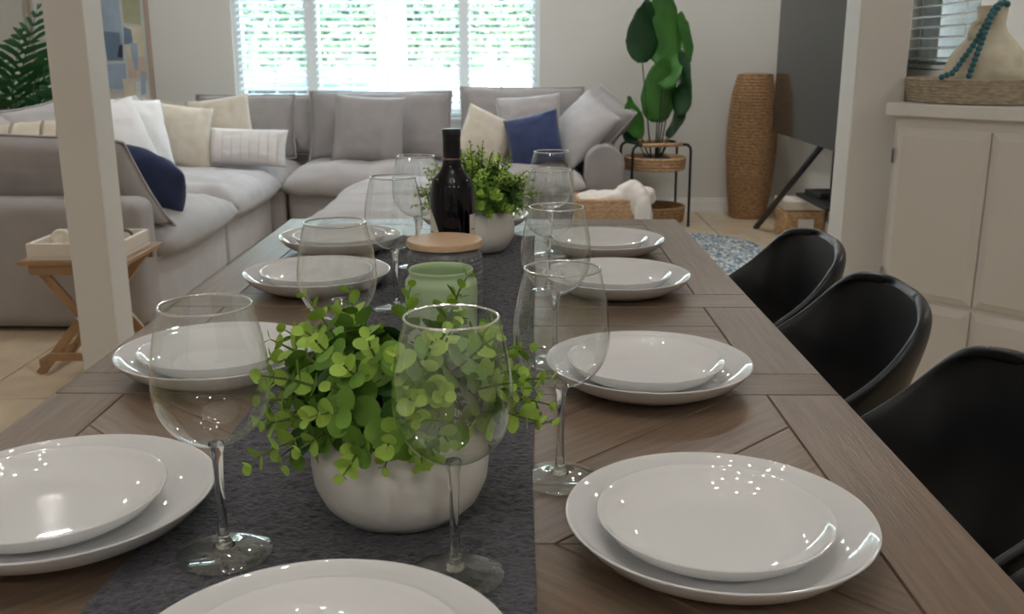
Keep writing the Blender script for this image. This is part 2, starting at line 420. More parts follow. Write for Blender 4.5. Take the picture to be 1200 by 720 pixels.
# ------------------------------------------------------------------ sectional sofa
SX = -1.60
sofa = thing('sectional_sofa', 'long grey linen corner sofa running under the window', 'sofa', (-1.6, 6.0, 0))
def sp_(name, g, mt='sofa_linen', **k): return wpart(name, g, mt, sofa, **k)
sp_('base', box(-2.62, SX, 4.10, 5.29, .015, .30), bevel=.03, seg=3)
sp_('base', box(-2.62, SX, 5.31, 6.32, .015, .30), bevel=.03, seg=3)
sp_('base', box(-2.62, -1.52, 6.33, 7.28, .015, .30), bevel=.03, seg=3)
sp_('base', box(-1.50, -.52, 6.33, 7.28, .015, .30), 'linen_dark', bevel=.03, seg=3)
sp_('base', box(-.50, .42, 6.33, 7.28, .015, .30), 'linen_dark', bevel=.03, seg=3)
sp_('arm', box(-2.62, SX+.01, 4.03, 4.27, .015, .565), 'linen_dark', bevel=.06, seg=4, smooth=True)
# rounded right arm
pr = []
for i in range(13):
    a = PI*i/12; pr.append((.55 + .125*math.cos(a), .47 + .12*math.sin(a)))
pr = [(.675, .015)] + pr + [(.425, .015)]
def xz_prism(pr, y0, y1):
    n = len(pr); V = [(x, y0, z) for x, z in pr] + [(x, y1, z) for x, z in pr]
    return V, [tuple(range(n)), tuple(reversed(range(n, 2*n)))] + [(i, i+n, (i+1) % n + n, (i+1) % n) for i in range(n)]
sp_('arm', xz_prism(pr, 6.33, 7.28), 'linen_dark', bevel=.015)
sp_('back_frame', box(-2.80, -2.62, 4.05, 7.28, .015, .60), bevel=.05, seg=3)
sp_('back_frame', box(-2.62, .42, 7.12, 7.29, .015, .60), bevel=.05, seg=3)
def seat_cushion(cx, cyy, wx, wy, top=.45, th=.19, seed=0, mt='sofa_linen', par=None, rot=0, wr=.012):
    g = pillow(wx, wy, th, 26, -.015, 4.5, .38, wr, seed)
    # lay it flat: pillow z -> y, thickness y -> z, soften the drooping rim
    V = []
    for x, y, z in g[0]:
        e_ = max(abs(x)/(wx/2), abs(z)/(wy/2)); V.append((x, z, y - .035*max(0, e_-.75)/.25))
    g = xf((V, g[1]), Matrix.Translation((cx, cyy, top - th/2)) @ Matrix.Rotation(rot, 4, 'Z'))
    p = par or sofa
    return wpart('seat_cushion', g, mt, p, smooth=True)
seat_cushion(-2.06, 4.80, 1.06, 1.06, .455, .20, 1)
seat_cushion(-2.06, 5.82, 1.06, 1.06, .465, .21, 2)
seat_cushion(-2.06, 6.80, 1.06, .95, .45, .18, 3)
seat_cushion(-1.01, 6.76, 1.04, 1.02, .455, .20, 4)
seat_cushion(-.05, 6.76, .97, 1.02, .45, .19, 5)
def cushion(name, label, cat, c, wd, ht, th, mt, rot=(0, 0, 0), seed=0, pull=.06, part_of=None, piping=None, q=.5, p=2.0, wr=.008, group=None, pr=.006, round_=0., n=20):
    if part_of is None:
        o = mesh(name, pillow(wd, ht, th, n, pull, p, q, wr, seed, round_), mt, None, c, rot, smooth=True)
        tag(o, label, cat, group)
    else:
        L = part_of.location
        o = mesh(name, pillow(wd, ht, th, n, pull, p, q, wr, seed, round_), mt, part_of, tuple(a-b for a, b in zip(c, L)), rot, smooth=True)
    if piping: mesh('piping', tube(outline(wd+.006, ht+.006, pull), pr, 6, True), piping, o, smooth=True)
    return o
BC = dict(part_of=sofa, q=.42, p=2.6, piping='sofa_linen', pull=.03, wr=.014)
# back cushions that belong to the sofa
cushion('back_cushion', '', '', (-1.93, 7.02, .655), .70, .44, .20, 'linen_dark', (R(-12), 0, 0), 11, **BC)
cushion('back_cushion', '', '', (-1.60, 7.09, .66), .42, .42, .12, 'linen_dark', (R(-6), 0, 0), 12, **BC)
cushion('back_cushion', '', '', (-.97, 6.99, .66), 1.0, .48, .22, 'linen_dark', (R(-12), 0, 0), 13, **BC)
cushion('back_cushion', '', '', (.02, 6.97, .68), .86, .50, .22, 'linen_dark', (R(-12), 0, R(-2)), 14, **BC)
o = cushion('back_cushion', '', '', (-2.02, 4.33, .62), .94, .40, .20, 'linen_dark', (R(14), R(2), 0), 15, **BC)
for me_ in (o.data, o.children[0].data):
    for v in me_.vertices:
        if v.co.x > 0: v.co.x -= .42*(v.co.z+.2)*v.co.x/.47; v.co.z -= .07*max(0, min(1.1, v.co.x/.40))**4*max(0, v.co.z+.2)/.4
cushion('back_cushion', '', '', (-2.46, 5.05, .66), .95, .46, .20, 'sofa_linen', (R(-12), 0, R(90)), 16, **BC)
cushion('back_cushion', '', '', (-2.44, 6.02, .66), .95, .46, .20, 'sofa_linen', (R(-12), 0, R(90)), 17, **BC)
cushion('arm_cushion', '', '', (.53, 6.86, .68), .50, .46, .20, 'linen_dark', tuple((Matrix.Rotation(R(40), 3, 'Y') @ Matrix.Rotation(R(-58), 3, 'Z')).to_euler()), 18, **BC)
# loose scatter cushions
cushion('scatter_cushion', 'large square grey cushion leaning at the middle of the sofa under the wide blind', 'cushion', (-1.02, 6.76, .655), .49, .47, .17, 'linen_dark', (R(-18), R(3), 0), 21)
cushion('scatter_cushion', 'plump white square cushion leaning on the sofa back beside the white pillar', 'cushion', (-2.18, 5.28, .67), .54, .50, .20, 'cushion_white', (R(-22), R(-6), R(62)), 22)
cushion('scatter_cushion', 'off-white cushion wedged between the plump white cushion and the beige fringed cushion', 'cushion', (-2.30, 5.88, .68), .52, .47, .17, 'cushion_white', (R(-20), R(4), R(55)), 23)
fr = cushion('scatter_cushion', 'beige fringed cushion leaning in the corner of the sofa', 'cushion', (-2.17, 6.30, .645), .43, .43, .16, 'cushion_beige', (R(-20), R(10), R(28)), 24)
V = []; F = []; rf_ = random.Random(5)
for p_ in outline(.43, .43, .06, 34):
    d = Vector(p_).normalized(); a = Vector(p_); b_ = a + d*rf_.uniform(.014, .026) + Vector((rf_.gauss(0, .004), rf_.gauss(0, .004), rf_.gauss(0, .004)))
    g = tube([a, b_], [.003, .0012], 4); k = len(V); V += g[0]; F += [tuple(i+k for i in f) for f in g[1]]
mesh('fringe', (V, F), 'cushion_beige', fr)
cushion('scatter_cushion', 'cream cushion half hidden behind the beige fringed cushion', 'cushion', (-2.00, 6.68, .66), .42, .44, .15, 'cushion_beige', (R(-16), R(-8), R(8)), 25)
lb = cushion('lumbar_cushion', 'long white lumbar cushion with fine stitched stripes', 'cushion', (-1.80, 6.44, .565), .58, .255, .14, 'cushion_white', (R(-24), R(2), R(3)), 26, pull=.05)
for k in range(-4, 5):
    xk = k*.058; pts = []
    for i in range(13):
        v = -1 + 2*i/12*1.0; u = xk/.29; d = max(0, (1-u*u)*(1-v*v))**.5
        pts.append((xk, -.14/2*d*1.02-.001, .1275*v*(1-.05*(1-u*u))*.98))
    mesh('stitched_stripe', tube(pts, .0022, 5), 'cushion_beige', lb)
cushion('scatter_cushion', 'navy blue round-cornered cushion leaning on the sofa arm behind the pillar', 'cushion', (-1.74, 4.64, .555), .36, .37, .14, 'cushion_navy', (R(24), R(26), R(-10)), 27, round_=.5, pull=.0)
cushion('scatter_cushion', 'grey cushion at the window end of the sofa behind the blue cushion', 'cushion', (.07, 6.78, .68), .45, .42, .15, 'sofa_linen', (R(-18), R(-5), R(-4)), 28)
cushion('scatter_cushion', 'beige cushion leaning tilted beside the wine bottle neck', 'cushion', (-.22, 6.62, .61), .36, .36, .14, 'cushion_beige', (R(-20), R(24), R(8)), 29)
cushion('scatter_cushion', 'navy blue square cushion near the rounded sofa arm', 'cushion', (.10, 6.52, .605), .37, .36, .14, 'cushion_navy', (R(-22), R(-14), R(-10)), 30)
cushion('scatter_cushion', 'light grey cushion slumped against the rounded sofa arm', 'cushion', (.41, 6.62, .67), .48, .46, .18, 'sofa_linen', tuple((Matrix.Rotation(R(44), 3, 'Y') @ Matrix.Rotation(R(-58), 3, 'Z')).to_euler()), 31, pull=.05)
# cushions behind the near arm, beside the palm
cushion('scatter_cushion', 'grey piped cushion beside the palm above the sofa arm', 'cushion', (-2.36, 4.95, .70), .46, .44, .15, 'sofa_linen', (R(-14), R(-6), R(75)), 32, piping='linen_dark')
st = cushion('scatter_cushion', 'cream cushion with brown stripes above the near sofa arm', 'cushion', (-2.29, 4.62, .715), .40, .34, .15, 'cushion_beige', (R(-40), R(-4), R(14)), 33)
for k in (-2, -1, 1, 2):
    xk = k*.068; pts = []
    for i in range(13):
        v = -1 + 2*i/12; u = xk/.20; d = max(0, (1-u*u)*(1-v*v))**.5
        pts.append((xk, -.075*d*1.12-.001, .17*v*(1-.06*(1-u*u))*.97))
    mesh('stripe', tube(pts, .007, 5), 'stripe_brown', st, smooth=True)
cushion('scatter_cushion', 'white cushion cut by the picture edge below the palm', 'cushion', (-2.52, 4.85, .70), .40, .40, .14, 'cushion_white', (R(-20), R(6), R(50)), 34)
# ottomans
for (cyo, lab, sd) in ((5.50, 'pale grey upholstered ottoman in front of the sofa, the one closer to the window', 41), (4.56, 'pale grey upholstered ottoman in front of the sofa, the one closer to the dining table', 42)):
    ot = thing('ottoman', lab, 'ottoman', (-.57, cyo, .012), group='ottomans by the sofa')
    wpart('base', box(-1.0, -.14, cyo-.43, cyo+.43, .014, .29), 'sofa_linen', ot, bevel=.03, seg=3)
    seat_cushion(-.57, cyo, .90, .93, .47, .22, sd, 'sofa_linen', ot)

# ------------------------------------------------------------------ rug
pts = []
for i in range(48):
    a = 2*PI*i/48; c_, s_ = math.cos(a), math.sin(a)
    pts.append((.18 + 1.34*math.copysign(abs(c_)**.45, c_), 5.30 + 1.18*math.copysign(abs(s_)**.45, s_)))
tag(mesh('rug', prism(pts, .0005, .012, .008, .005), 'rug_braid'), 'blue-grey and white braided rug on the tiled floor', 'rug')

# ------------------------------------------------------------------ picture on the wall
pic = thing('wall_painting', 'large abstract painting of blue and cream blocks in thin wooden frame', 'painting', (-3.09, YB, .74))
PX0, PX1, PZ0, PZ1 = -3.52, -2.665, .74, 2.0
wpart('frame', join(box(PX0, PX0+.022, YB-.045, YB-.001, PZ0, PZ1), box(PX1-.022, PX1, YB-.045, YB-.001, PZ0, PZ1), box(PX0, PX1, YB-.045, YB-.001, PZ0, PZ0+.022), box(PX0, PX1, YB-.045, YB-.001, PZ1-.022, PZ1)), 'frame_wood', pic)
wpart('canvas', box(PX0+.022, PX1-.022, YB-.03, YB-.002, PZ0+.022, PZ1-.022), 'canvas_ground', pic)
rp_ = random.Random(12)
def patch(x0, x1, z0, z1, mt, k):
    j = lambda s=.012: rp_.uniform(-s, s)
    y0, y1 = YB-.0305-.0004*k, YB-.0295
    V = [(x0+j(), y0, z0+j()), (x1+j(), y0, z0+j()), (x1+j(), y0, z1+j()), (x0+j(), y0, z1+j())]
    V += [(a, y1, c) for a, b, c in V]
    wpart('paint_patch', (V, [(0, 1, 2, 3), (0, 4, 5, 1), (1, 5, 6, 2), (2, 6, 7, 3), (3, 7, 4, 0)]), mt, pic)
P = [(-3.05, -2.86, 1.22, 1.9, 'paint_blue'), (-2.99, -2.87, 1.10, 1.30, 'paint_slate'), (-2.90, -2.86, 1.12, 1.22, 'paint_ink'), (-2.83, -2.72, 1.36, 1.55, 'paint_olive'),
     (-2.83, -2.71, 1.14, 1.34, 'paint_cream'), (-2.85, -2.79, 1.22, 1.33, 'paint_slate'), (-3.02, -2.86, .90, 1.08, 'paint_blue'), (-2.84, -2.71, .98, 1.12, 'paint_peach'),
     (-2.88, -2.80, .80, .97, 'paint_cream'), (-2.79, -2.70, .78, .96, 'paint_white'), (-2.86, -2.77, 1.58, 1.8, 'paint_cream'), (-3.08, -2.92, .78, .88, 'paint_cream'),
     (-3.47, -3.15, 1.25, 1.85, 'paint_white'), (-3.45, -3.2, .85, 1.15, 'paint_white'), (-3.2, -3.06, 1.0, 1.5, 'paint_peach'), (-2.80, -2.76, 1.04, 1.22, 'paint_blue'),
     (-2.76, -2.72, .86, 1.02, 'paint_blue')]
for k, q in enumerate(P): patch(*q, k)

# ------------------------------------------------------------------ plants in the living room
def palm_frond(base, az, length, lean, droop, seed, n=20):
    r_ = random.Random(seed); V = []; F = []
    d = Vector((math.cos(az), math.sin(az), 0)); side = Vector((-d.y, d.x, 0))
    pts = []
    for i in range(n+1):
        t = i/n; pts.append(Vector(base) + d*(length*lean*t + .12*t*t*length) + Vector((0, 0, length*(t - droop*t*t))))
    g = tube(pts, [.008*(1-.8*i/n) for i in range(n+1)], 5); V += g[0]; F += g[1]
    for i in range(4, n+1):
        t = i/n; L = length*.36*math.sin(PI*min(1, .18+.80*t))*r_.uniform(.85, 1.1); w_ = .018
        tan = (pts[i]-pts[i-1]).normalized()
        for s in (-1, 1):
            dirn = (tan*.75 + side*s*.8 + Vector((0, 0, -.12 + r_.uniform(-.1, .1)))).normalized()
            up = dirn.cross(side*s).normalized()
            k = len(V); wv = tan*w_
            for q, ww in ((0, .5), (.35, 1), (.75, .7), (1, .05)):
                p = pts[i] + dirn*L*q + Vector((0, 0, -L*.22*q*q))
                V += [tuple(p - wv*ww), tuple(p + wv*ww)]
            for q in range(3): F.append((k+2*q, k+2*q+1, k+2*q+3, k+2*q+2))
    return V, F
pl = thing('potted_palm', 'feathery green palm in a dark pot behind the sofa', 'palm', (-3.10, 5.9, 0))
mesh('plant_pot', lathe([(0, 0), (.14, 0), (.17, .15), (.19, .34), (.18, .35), (.17, .33), (0, .31)], 28), 'dark_pot', pl, smooth=True)
for i, (az, L, ln, dr) in enumerate([(R(10), 1.15, .30, .10), (R(-20), 1.05, .50, .2), (R(35), 1.1, .42, .18), (R(70), 1.1, .35, .2), (R(120), 1.1, .4, .2), (R(180), 1.1, .4, .2),
                                     (R(230), 1.05, .45, .2), (R(280), 1.05, .35, .2), (R(320), 1.1, .3, .12), (R(-5), .85, .75, .32), (R(-60), .8, .7, .3), (R(20), .70, .75, .45), (R(55), .9, .6, .3), (R(345), 1.2, .2, .08)]):
    mesh('frond', palm_frond((0, 0, .31), az, L, ln, dr, i), 'palm_green', pl, recalc=False)

def basket_ring(name, r0, r1, z0, z1, par, mt, coils, n=40, floor=True, ell=1.0):
    """round basket of stacked coils as one lathe with ridges"""
    prof = [(0, z0)] if floor else []
    cz = (z1-z0)/coils
    for i in range(coils):
        t = (i+.5)/coils; r = r0+(r1-r0)*t
        for a in (-60, -20, 20, 60): prof.append((r + cz*.45*math.cos(R(a)), z0 + cz*(i+.5) + cz*.5*math.sin(R(a))))
    for i in reversed(range(coils)):
        t = (i+.5)/coils; r = r0+(r1-r0)*t
        for a in (60, -60): prof.append((r - .012 - cz*.3*math.cos(R(a)), z0 + cz*(i+.5) + cz*.5*math.sin(R(a))))
    if floor: prof.append((0, z0+.012))
    def rf(r, a, z): return r*(1+.006*math.sin(a*22 + z*400))
    g = lathe(prof, n, rf)
    if not floor: g = (g[0], g[1] + [])
    g = ([(x, y*ell, z) for x, y, z in g[0]], g[1])
    return mesh(name, g, mt, par, smooth=True)
ps = thing('plant_stand', 'two-tier wicker and black metal plant stand against the wall', 'plant stand', (.935, 6.78, 0), (0, 0, R(12)))
o = basket_ring('upper_tray', .195, .205, .385, .475, ps, 'wicker_light', 4)
o = basket_ring('lower_tray', .20, .21, .03, .14, ps, 'wicker', 5)
for s in (-1, 1):
    pts = [(-.21, .13*s, .0), (-.205, .13*s, .52)] + [(-.205+.04*(1-math.cos(R(a))), .13*s, .52+.04*math.sin(R(a))) for a in (30, 60, 90)]
    pts += [(.205-.04*(1-math.cos(R(a))), .13*s, .52+.04*math.sin(R(a))) for a in (90, 60, 30)] + [(.205, .13*s, .52), (.21, .13*s, 0)]
    h_ = mesh('leg_frame', tube(pts, .0095, 8), 'black_metal', ps, smooth=True)
    mesh('handle_wrap', tube([(-.14, .13*s, .56), (.14, .13*s, .56)], .0145, 10), 'wicker_light', h_, smooth=True)
def paddle(L, W, seed, bend=.25, split=True):
    r_ = random.Random(seed); V = []; F = []; n = 14; m_ = 6
    for i in range(n+1):
        t = i/n; wv = W/2*(math.sin(PI*min(1, t**.75*.93+.05))**.65)
        if i == n: wv = W*.10
        for j in range(-m_//2, m_//2+1):
            u = j/(m_/2)
            rag = 1 + (r_.uniform(-.05, .03) if abs(j) == m_//2 and split else 0)
            y = .22*abs(u)*wv*.7 - bend*L*t*t + .012*math.sin(t*9+u*2+seed)
            V.append((u*wv*rag, y, L*t - (.04*L*u*u if t > .9 else 0)))
    k = m_+1
    for i in range(n):
        for j in range(m_): F.append((i*k+j, i*k+j+1, (i+1)*k+j+1, (i+1)*k+j))
    return V, F
bp_ = thing('bird_of_paradise_plant', 'tall plant with broad paddle leaves rising from the wicker plant stand', 'plant', (.935, 6.78, .40))
mesh('plant_pot', lathe([(0, 0), (.09, 0), (.105, .07), (.10, .072), (.095, .06), (0, .058)], 24), 'dark_pot', bp_, smooth=True)
# (leaf base x, z above floor), length, width, lean in picture plane, yaw, material
LV = [(-.115, 1.095, .40, .22, R(-2), R(12), 'paddle_dark'), (.03, 1.08, .50, .24, R(-3), R(-8), 'paddle_bright'), (.10, 1.00, .42, .20, R(9), R(-25), 'paddle_bright'),
      (.005, .70, .44, .24, R(1), R(4), 'paddle_bright'), (.13, .74, .44, .18, R(12), R(-55), 'paddle_dark'), (-.10, .60, .30, .16, R(-28), R(30), 'paddle_bright'),
      (-.12, .56, .20, .10, R(-52), R(40), 'paddle_dark'), (.08, .60, .30, .11, R(30), R(-50), 'paddle_dark'), (.05, .92, .42, .20, R(4), R(150), 'paddle_bright')]
for i, (bx, bz, L, W, ln, yw, mt) in enumerate(LV):
    dy = -.05 + .02*(i % 4)
    base = Vector((bx, dy, bz-.40))
    st_ = mesh('stem', tube([(bx*.25, dy*.3, .058), (bx*.6, dy*.7, (bz-.40)*.5), tuple(base), (bx, dy, bz-.38)], [.006, .005, .0042, .003], 6), 'paddle_stem', bp_, smooth=True)
    lf = mesh('leaf', paddle(L, W, i), mt, bp_, tuple(base), (0, 0, 0), smooth=True, solid=.0015)
    lf.rotation_euler = (Matrix.Rotation(ln, 3, 'Y') @ Matrix.Rotation(yw, 3, 'Z')).to_euler()

# tall wicker vase
prof = [(0, 0)]
rows = 46; Hh = 1.02
def vr(z):
    t = z/Hh; return .112 + .058*math.sin(PI*(.08+.80*t))**1.2 - .020*max(0, t-.85)/.15
for i in range(rows):
    z = Hh*i/rows
    for a in (0, .33, .66): prof.append((vr(z) + .009*math.sin(PI*a), z + Hh/rows*a))
prof += [(vr(Hh)-.012, Hh), (vr(.9)-.02, .9), (0, .88)]
wv_ = lathe(prof, 60, lambda r, a, z: r + .0035*math.sin(a*26 + (int(z/Hh*rows) % 2)*PI))
fv = thing('floor_vase', 'tall tapered woven wicker floor vase in the room corner', 'vase', (1.665, 7.11, 0))
mesh('woven_body', wv_, 'wicker', fv, smooth=True)
mesh('base_ring', lathe([(0, .001), (.122, .001), (.126, .02), (.118, .035), (0, .035)], 40), 'dark_pot', fv, smooth=True)
# blanket basket
bb = thing('storage_basket', 'rectangular wicker basket on the floor beside the sofa arm', 'basket', (.56, 6.11, 0))
def rect_basket(wx, wy, h, r, coils):
    V = []; F = []; N = 40; rows_ = []
    for side_ in (1, -1):
        rng = range(coils) if side_ == 1 else reversed(range(coils))
        for i in rng:
            for a in (-60, 0, 60):
                off = (h/coils*.45*math.cos(R(a)) if side_ == 1 else -.014 - h/coils*.3*math.cos(R(a)))
                z = h*(i+.5)/coils + h/coils*.5*math.sin(R(a))*side_
                row = []
                for k in range(N):
                    an = 2*PI*k/N; c_, s_ = math.cos(an), math.sin(an)
                    x = (wx/2+off)*math.copysign(abs(c_)**.3, c_); y = (wy/2+off)*math.copysign(abs(s_)**.3, s_)
                    row.append(len(V)); V.append((x, y, z + .003*math.sin(k*PI)))
                rows_.append(row)
    for A, B in zip(rows_, rows_[1:]):
        for k in range(N): F.append((A[k], A[(k+1) % N], B[(k+1) % N], B[k]))
    F.append(tuple(reversed(rows_[0]))); F.append(tuple(rows_[-1]))
    return V, F
mesh('woven_body', rect_basket(.42, .32, .285, .04, 10), 'wicker_light', bb, (0, 0, .013), smooth=True)
def blob(c, r, seed):
    g = lathe([(0, -1)] + [(math.cos(R(a)), math.sin(R(a))) for a in range(-75, 76, 15)] + [(0, 1)], 24); V = []
    for x, y, z in g[0]:
        k = 1 + .22*noise.noise(Vector((x*1.6+seed, y*1.6, z*1.6))); V.append((c[0]+x*r[0]*k, c[1]+y*r[1]*k, c[2]+z*r[2]*k))
    return V, g[1]
th_ = tag(mesh('throw_blanket', join(blob((-.10, -.02, .285), (.11, .11, .045), 1), blob((.0, -.03, .29), (.10, .11, .05), 2), blob((.13, -.06, .315), (.095, .11, .085), 3), blob((.18, -.14, .27), (.065, .06, .11), 4),
      blob((.20, -.20, .20), (.055, .035, .12), 5), blob((.24, -.05, .30), (.05, .10, .06), 6)), 'throw_white', None, (.56, 6.11, 0), smooth=True), 'fluffy white throw blanket spilling over the wicker basket', 'blanket')
md = th_.modifiers.new('remesh', 'REMESH'); md.mode = 'VOXEL'; md.voxel_size = .011; md.use_smooth_shade = True
md = th_.modifiers.new('smooth', 'SMOOTH'); md.iterations = 6; md.factor = .5

# ------------------------------------------------------------------ television on a tripod
TVX = 1.72
tv = thing('television', 'large flat dark television screen partly hidden by the white pillar', 'television', (TVX, 6.0, .64))
wpart('screen_panel', box(TVX, TVX+.012, 4.80, 6.76, .64, 1.74), 'tv_screen', tv, bevel=.003)
wpart('rear_housing', box(TVX+.012, TVX+.045, 5.1, 6.5, .75, 1.60), 'black_metal', tv, bevel=.01)
tp = thing('tripod_stand', 'black metal tripod stand carrying the television', 'stand', (TVX+.08, 5.60, 0))
top = (TVX+.075, 5.60, 1.15)
wpart('pole', tube([(TVX+.075, 5.60, .30), (TVX+.075, 5.60, 1.25)], .02, 10), 'black_metal', tp, smooth=True)
wpart('mount_plate', box(TVX+.046, TVX+.062, 5.42, 5.78, .95, 1.2), 'black_metal', tp)
for end in ((1.615, 6.62, .005), (1.615, 4.62, .005), (1.93, 5.60, .005)):
    wpart('leg', tube([(TVX+.075, 5.60 + (end[1]-5.60)*.1, .72), end], .019, 8), 'black_metal', tp, smooth=True)
wpart('shelf', box(1.70, 1.93, 5.40, 6.02, .31, .33), 'black_metal', tp, bevel=.004)
tag(mesh('media_box', join(box(-.08, .08, -.12, .12, 0, .03)), 'rubber', None, (1.83, 5.86, .33), (0, 0, .1), bevel=.006), 'small dark box on the shelf of the tripod stand', 'electronics')
cb = thing('lidded_basket', 'small wicker box with white lid on the floor behind the tripod stand', 'basket', (1.85, 6.42, 0))
mesh('woven_body', rect_basket(.26, .26, .17, .03, 7), 'wicker_light', cb, (0, 0, 0), smooth=True)
mesh('lid', box(-.14, .14, -.14, .14, .175, .235), 'tray_white', cb, bevel=.008)
mesh('tag_card', box(-.05, .05, -.155, -.15, .05, .12), 'trim_paint', cb)

# ------------------------------------------------------------------ folding tray table
ft = thing('folding_side_table', 'small folding wooden side table with crossed legs behind the pillar', 'side table', (-1.60, 3.60, 0))
zt_ = .445
wpart('table_top', box(-1.79, -1.40, 3.41, 3.79, zt_-.018, zt_), 'acacia', ft, bevel=.004)
for yy in (3.44, 3.76):
    wpart('apron', box(-1.76, -1.43, yy-.01, yy+.01, zt_-.055, zt_-.018), 'acacia', ft)
def bar(a, b, w_, d):
    a, b = Vector(a), Vector(b); t = (b-a).normalized(); y = Vector((0, 1, 0)); s = t.cross(y).normalized()
    V = []
    for p in (a, b):
        for sx, sy in ((-1, -1), (1, -1), (1, 1), (-1, 1)): V.append(tuple(p + s*sx*w_/2 + y*sy*d/2))
    return V, [(0, 1, 2, 3), (7, 6, 5, 4), (0, 4, 5, 1), (1, 5, 6, 2), (2, 6, 7, 3), (3, 7, 4, 0)]
for yy in (3.46, 3.74):
    s = -1 if yy < 3.6 else 1
    wpart('leg', bar((-1.75, yy, zt_-.02), (-1.42, yy, .0), .032, .020), 'acacia', ft, bevel=.004)
    wpart('leg', bar((-1.44, yy-s*.022, zt_-.02), (-1.79, yy-s*.022, .0), .032, .020), 'acacia', ft, bevel=.004)
    wpart('pivot_bolt', mv(xf(lathe([(0, -.006), (.008, -.006), (.008, .006), (0, .006)], 12), Matrix.Rotation(PI/2, 4, 'X')), -1.605, yy+s*.014, .225), 'chrome', ft)
wpart('stretcher', box(-1.785, -1.755, 3.47, 3.73, .035, .06), 'acacia', ft, bevel=.003)
wpart('stretcher', box(-1.74, -1.46, 3.462, 3.478, .055, .085), 'acacia', ft, bevel=.003)
dt = thing('decor_tray', 'pale shallow tray lying on the folding wooden table', 'tray', (-1.60, 3.58, zt_))
wpart('tray_base', box(-1.76, -1.43, 3.43, 3.74, zt_, zt_+.012), 'tray_white', dt)
for q in (box(-1.76, -1.43, 3.43, 3.445, zt_+.012, zt_+.06), box(-1.76, -1.43, 3.725, 3.74, zt_+.012, zt_+.06), box(-1.76, -1.745, 3.445, 3.725, zt_+.012, zt_+.06), box(-1.445, -1.43, 3.445, 3.725, zt_+.012, zt_+.06)):
    wpart('tray_side', q, 'tray_white', dt, bevel=.003)
def ring(cx, cyy, cz, Rr, r, rot): return mv(xf(tube([(Rr*math.cos(2*PI*k/24), Rr*math.sin(2*PI*k/24), 0) for k in range(24)], r, 8, True), rot), cx, cyy, cz)
tag(mesh('napkin_ring', ring(0, 0, .036, .027, .009, Matrix.Rotation(R(78), 4, 'X') @ Matrix.Rotation(.3, 4, 'Y')), 'bead_cream', None, (-1.71, 3.60, zt_+.012), smooth=True), 'cream ring standing in the pale tray clear of the pillar', 'ring')
tag(mesh('napkin_ring', ring(0, 0, .036, .027, .006, Matrix.Rotation(R(85), 4, 'X')), 'dark_pot', None, (-1.475, 3.62, zt_+.012), smooth=True), 'dark ring in the pale tray on the sofa side of the pillar', 'ring')
for k in range(5):
    tag(mesh('glass_pebble', xf(lathe([(0, -.010), (.010, -.007), (.014, 0), (.010, .007), (0, .010)], 12), Matrix.Identity(4)), 'smoke_jar', None, (-1.68+.022*(k % 3)+.012*(k//3), 3.50+.035*(k//3), zt_+.0225), smooth=True),
        'small smoky glass pebble in the pale tray', 'pebble', 'glass pebbles in the tray')

# ------------------------------------------------------------------ built-in cabinet and what stands on it
CA = math.atan2(-.73, .68)
cab = thing('sideboard_cabinet', 'painted grey-beige cabinet with panelled doors behind the black chairs', 'cabinet', (1.133, 3.05, 0), (0, 0, CA))
mesh('body', box(.008, .95, .02, .50, .0, .98), 'cabinet_paint', cab, bevel=.003)
mesh('counter_top', box(-.012, .97, -.012, .51, .981, 1.018), 'counter_paint', cab, bevel=.004)
def door(x0, x1, z0, z1):
    d = .020; b = .022
    V = [(x0, .02, z0), (x1, .02, z0), (x1, .02, z1), (x0, .02, z1), (x0, .012, z0), (x1, .012, z0), (x1, .012, z1), (x0, .012, z1),
         (x0+b, .02-d, z0+b), (x1-b, .02-d, z0+b), (x1-b, .02-d, z1-b), (x0+b, .02-d, z1-b)]
    return V, [(0, 1, 5, 4), (1, 2, 6, 5), (2, 3, 7, 6), (3, 0, 4, 7), (4, 5, 9, 8), (5, 6, 10, 9), (6, 7, 11, 10), (7, 4, 8, 11), (8, 9, 10, 11)]
for x0, x1 in ((.022, .300), (.306, .62), (.626, .935)):
    dd = mesh('door', door(x0, x1, .43, .945), 'cabinet_paint', cab)
    mesh('drawer', door(x0, x1, .03, .415), 'cabinet_paint', cab)
    if x0 < .1:
        for zz in (.49, .86): mesh('hinge', tube([(x0-.006, .008, zz-.022), (x0-.006, .008, zz+.022)], .005, 8), 'chrome', dd)
TRX, TRY, TRZ = 1.44, 3.10, 1.019
tr_ = thing('woven_tray', 'round coiled seagrass tray on the cabinet top', 'tray', (TRX, TRY, TRZ))
basket_ring('coiled_body', .225, .235, 0, .072, tr_, 'seagrass', 8, 56)
vz = thing('stoneware_vase', 'rough pale stoneware vase with short neck standing in the woven tray', 'vase', (TRX-.02, TRY-.02, TRZ+.014))
vprof = [(0, 0), (.085, 0), (.115, .03), (.122, .07), (.108, .12), (.075, .165), (.047, .195), (.040, .215), (.043, .262), (.047, .268), (.040, .266), (.034, .22), (0, .21)]
pf = []
for a, b in zip(vprof, vprof[1:]):
    for k in range(4): pf.append((a[0]+(b[0]-a[0])*k/4, a[1]+(b[1]-a[1])*k/4))
pf.append(vprof[-1])
mesh('body', lathe(pf, 44, lambda r, a, z: r*(1+.03*noise.noise(Vector((math.cos(a)*3, math.sin(a)*3, z*28))))), 'vase_stone', vz, smooth=True)
mesh('handle', tube([(-.036, -.012, .225), (-.062, -.02, .215), (-.070, -.022, .19), (-.064, -.02, .168)], .008, 8), 'vase_stone', vz, smooth=True)
bg_ = thing('bead_garland', 'teal bead garland draped over the shoulder of the stoneware vase', 'garland', (TRX-.1, TRY-.05, TRZ+.05))
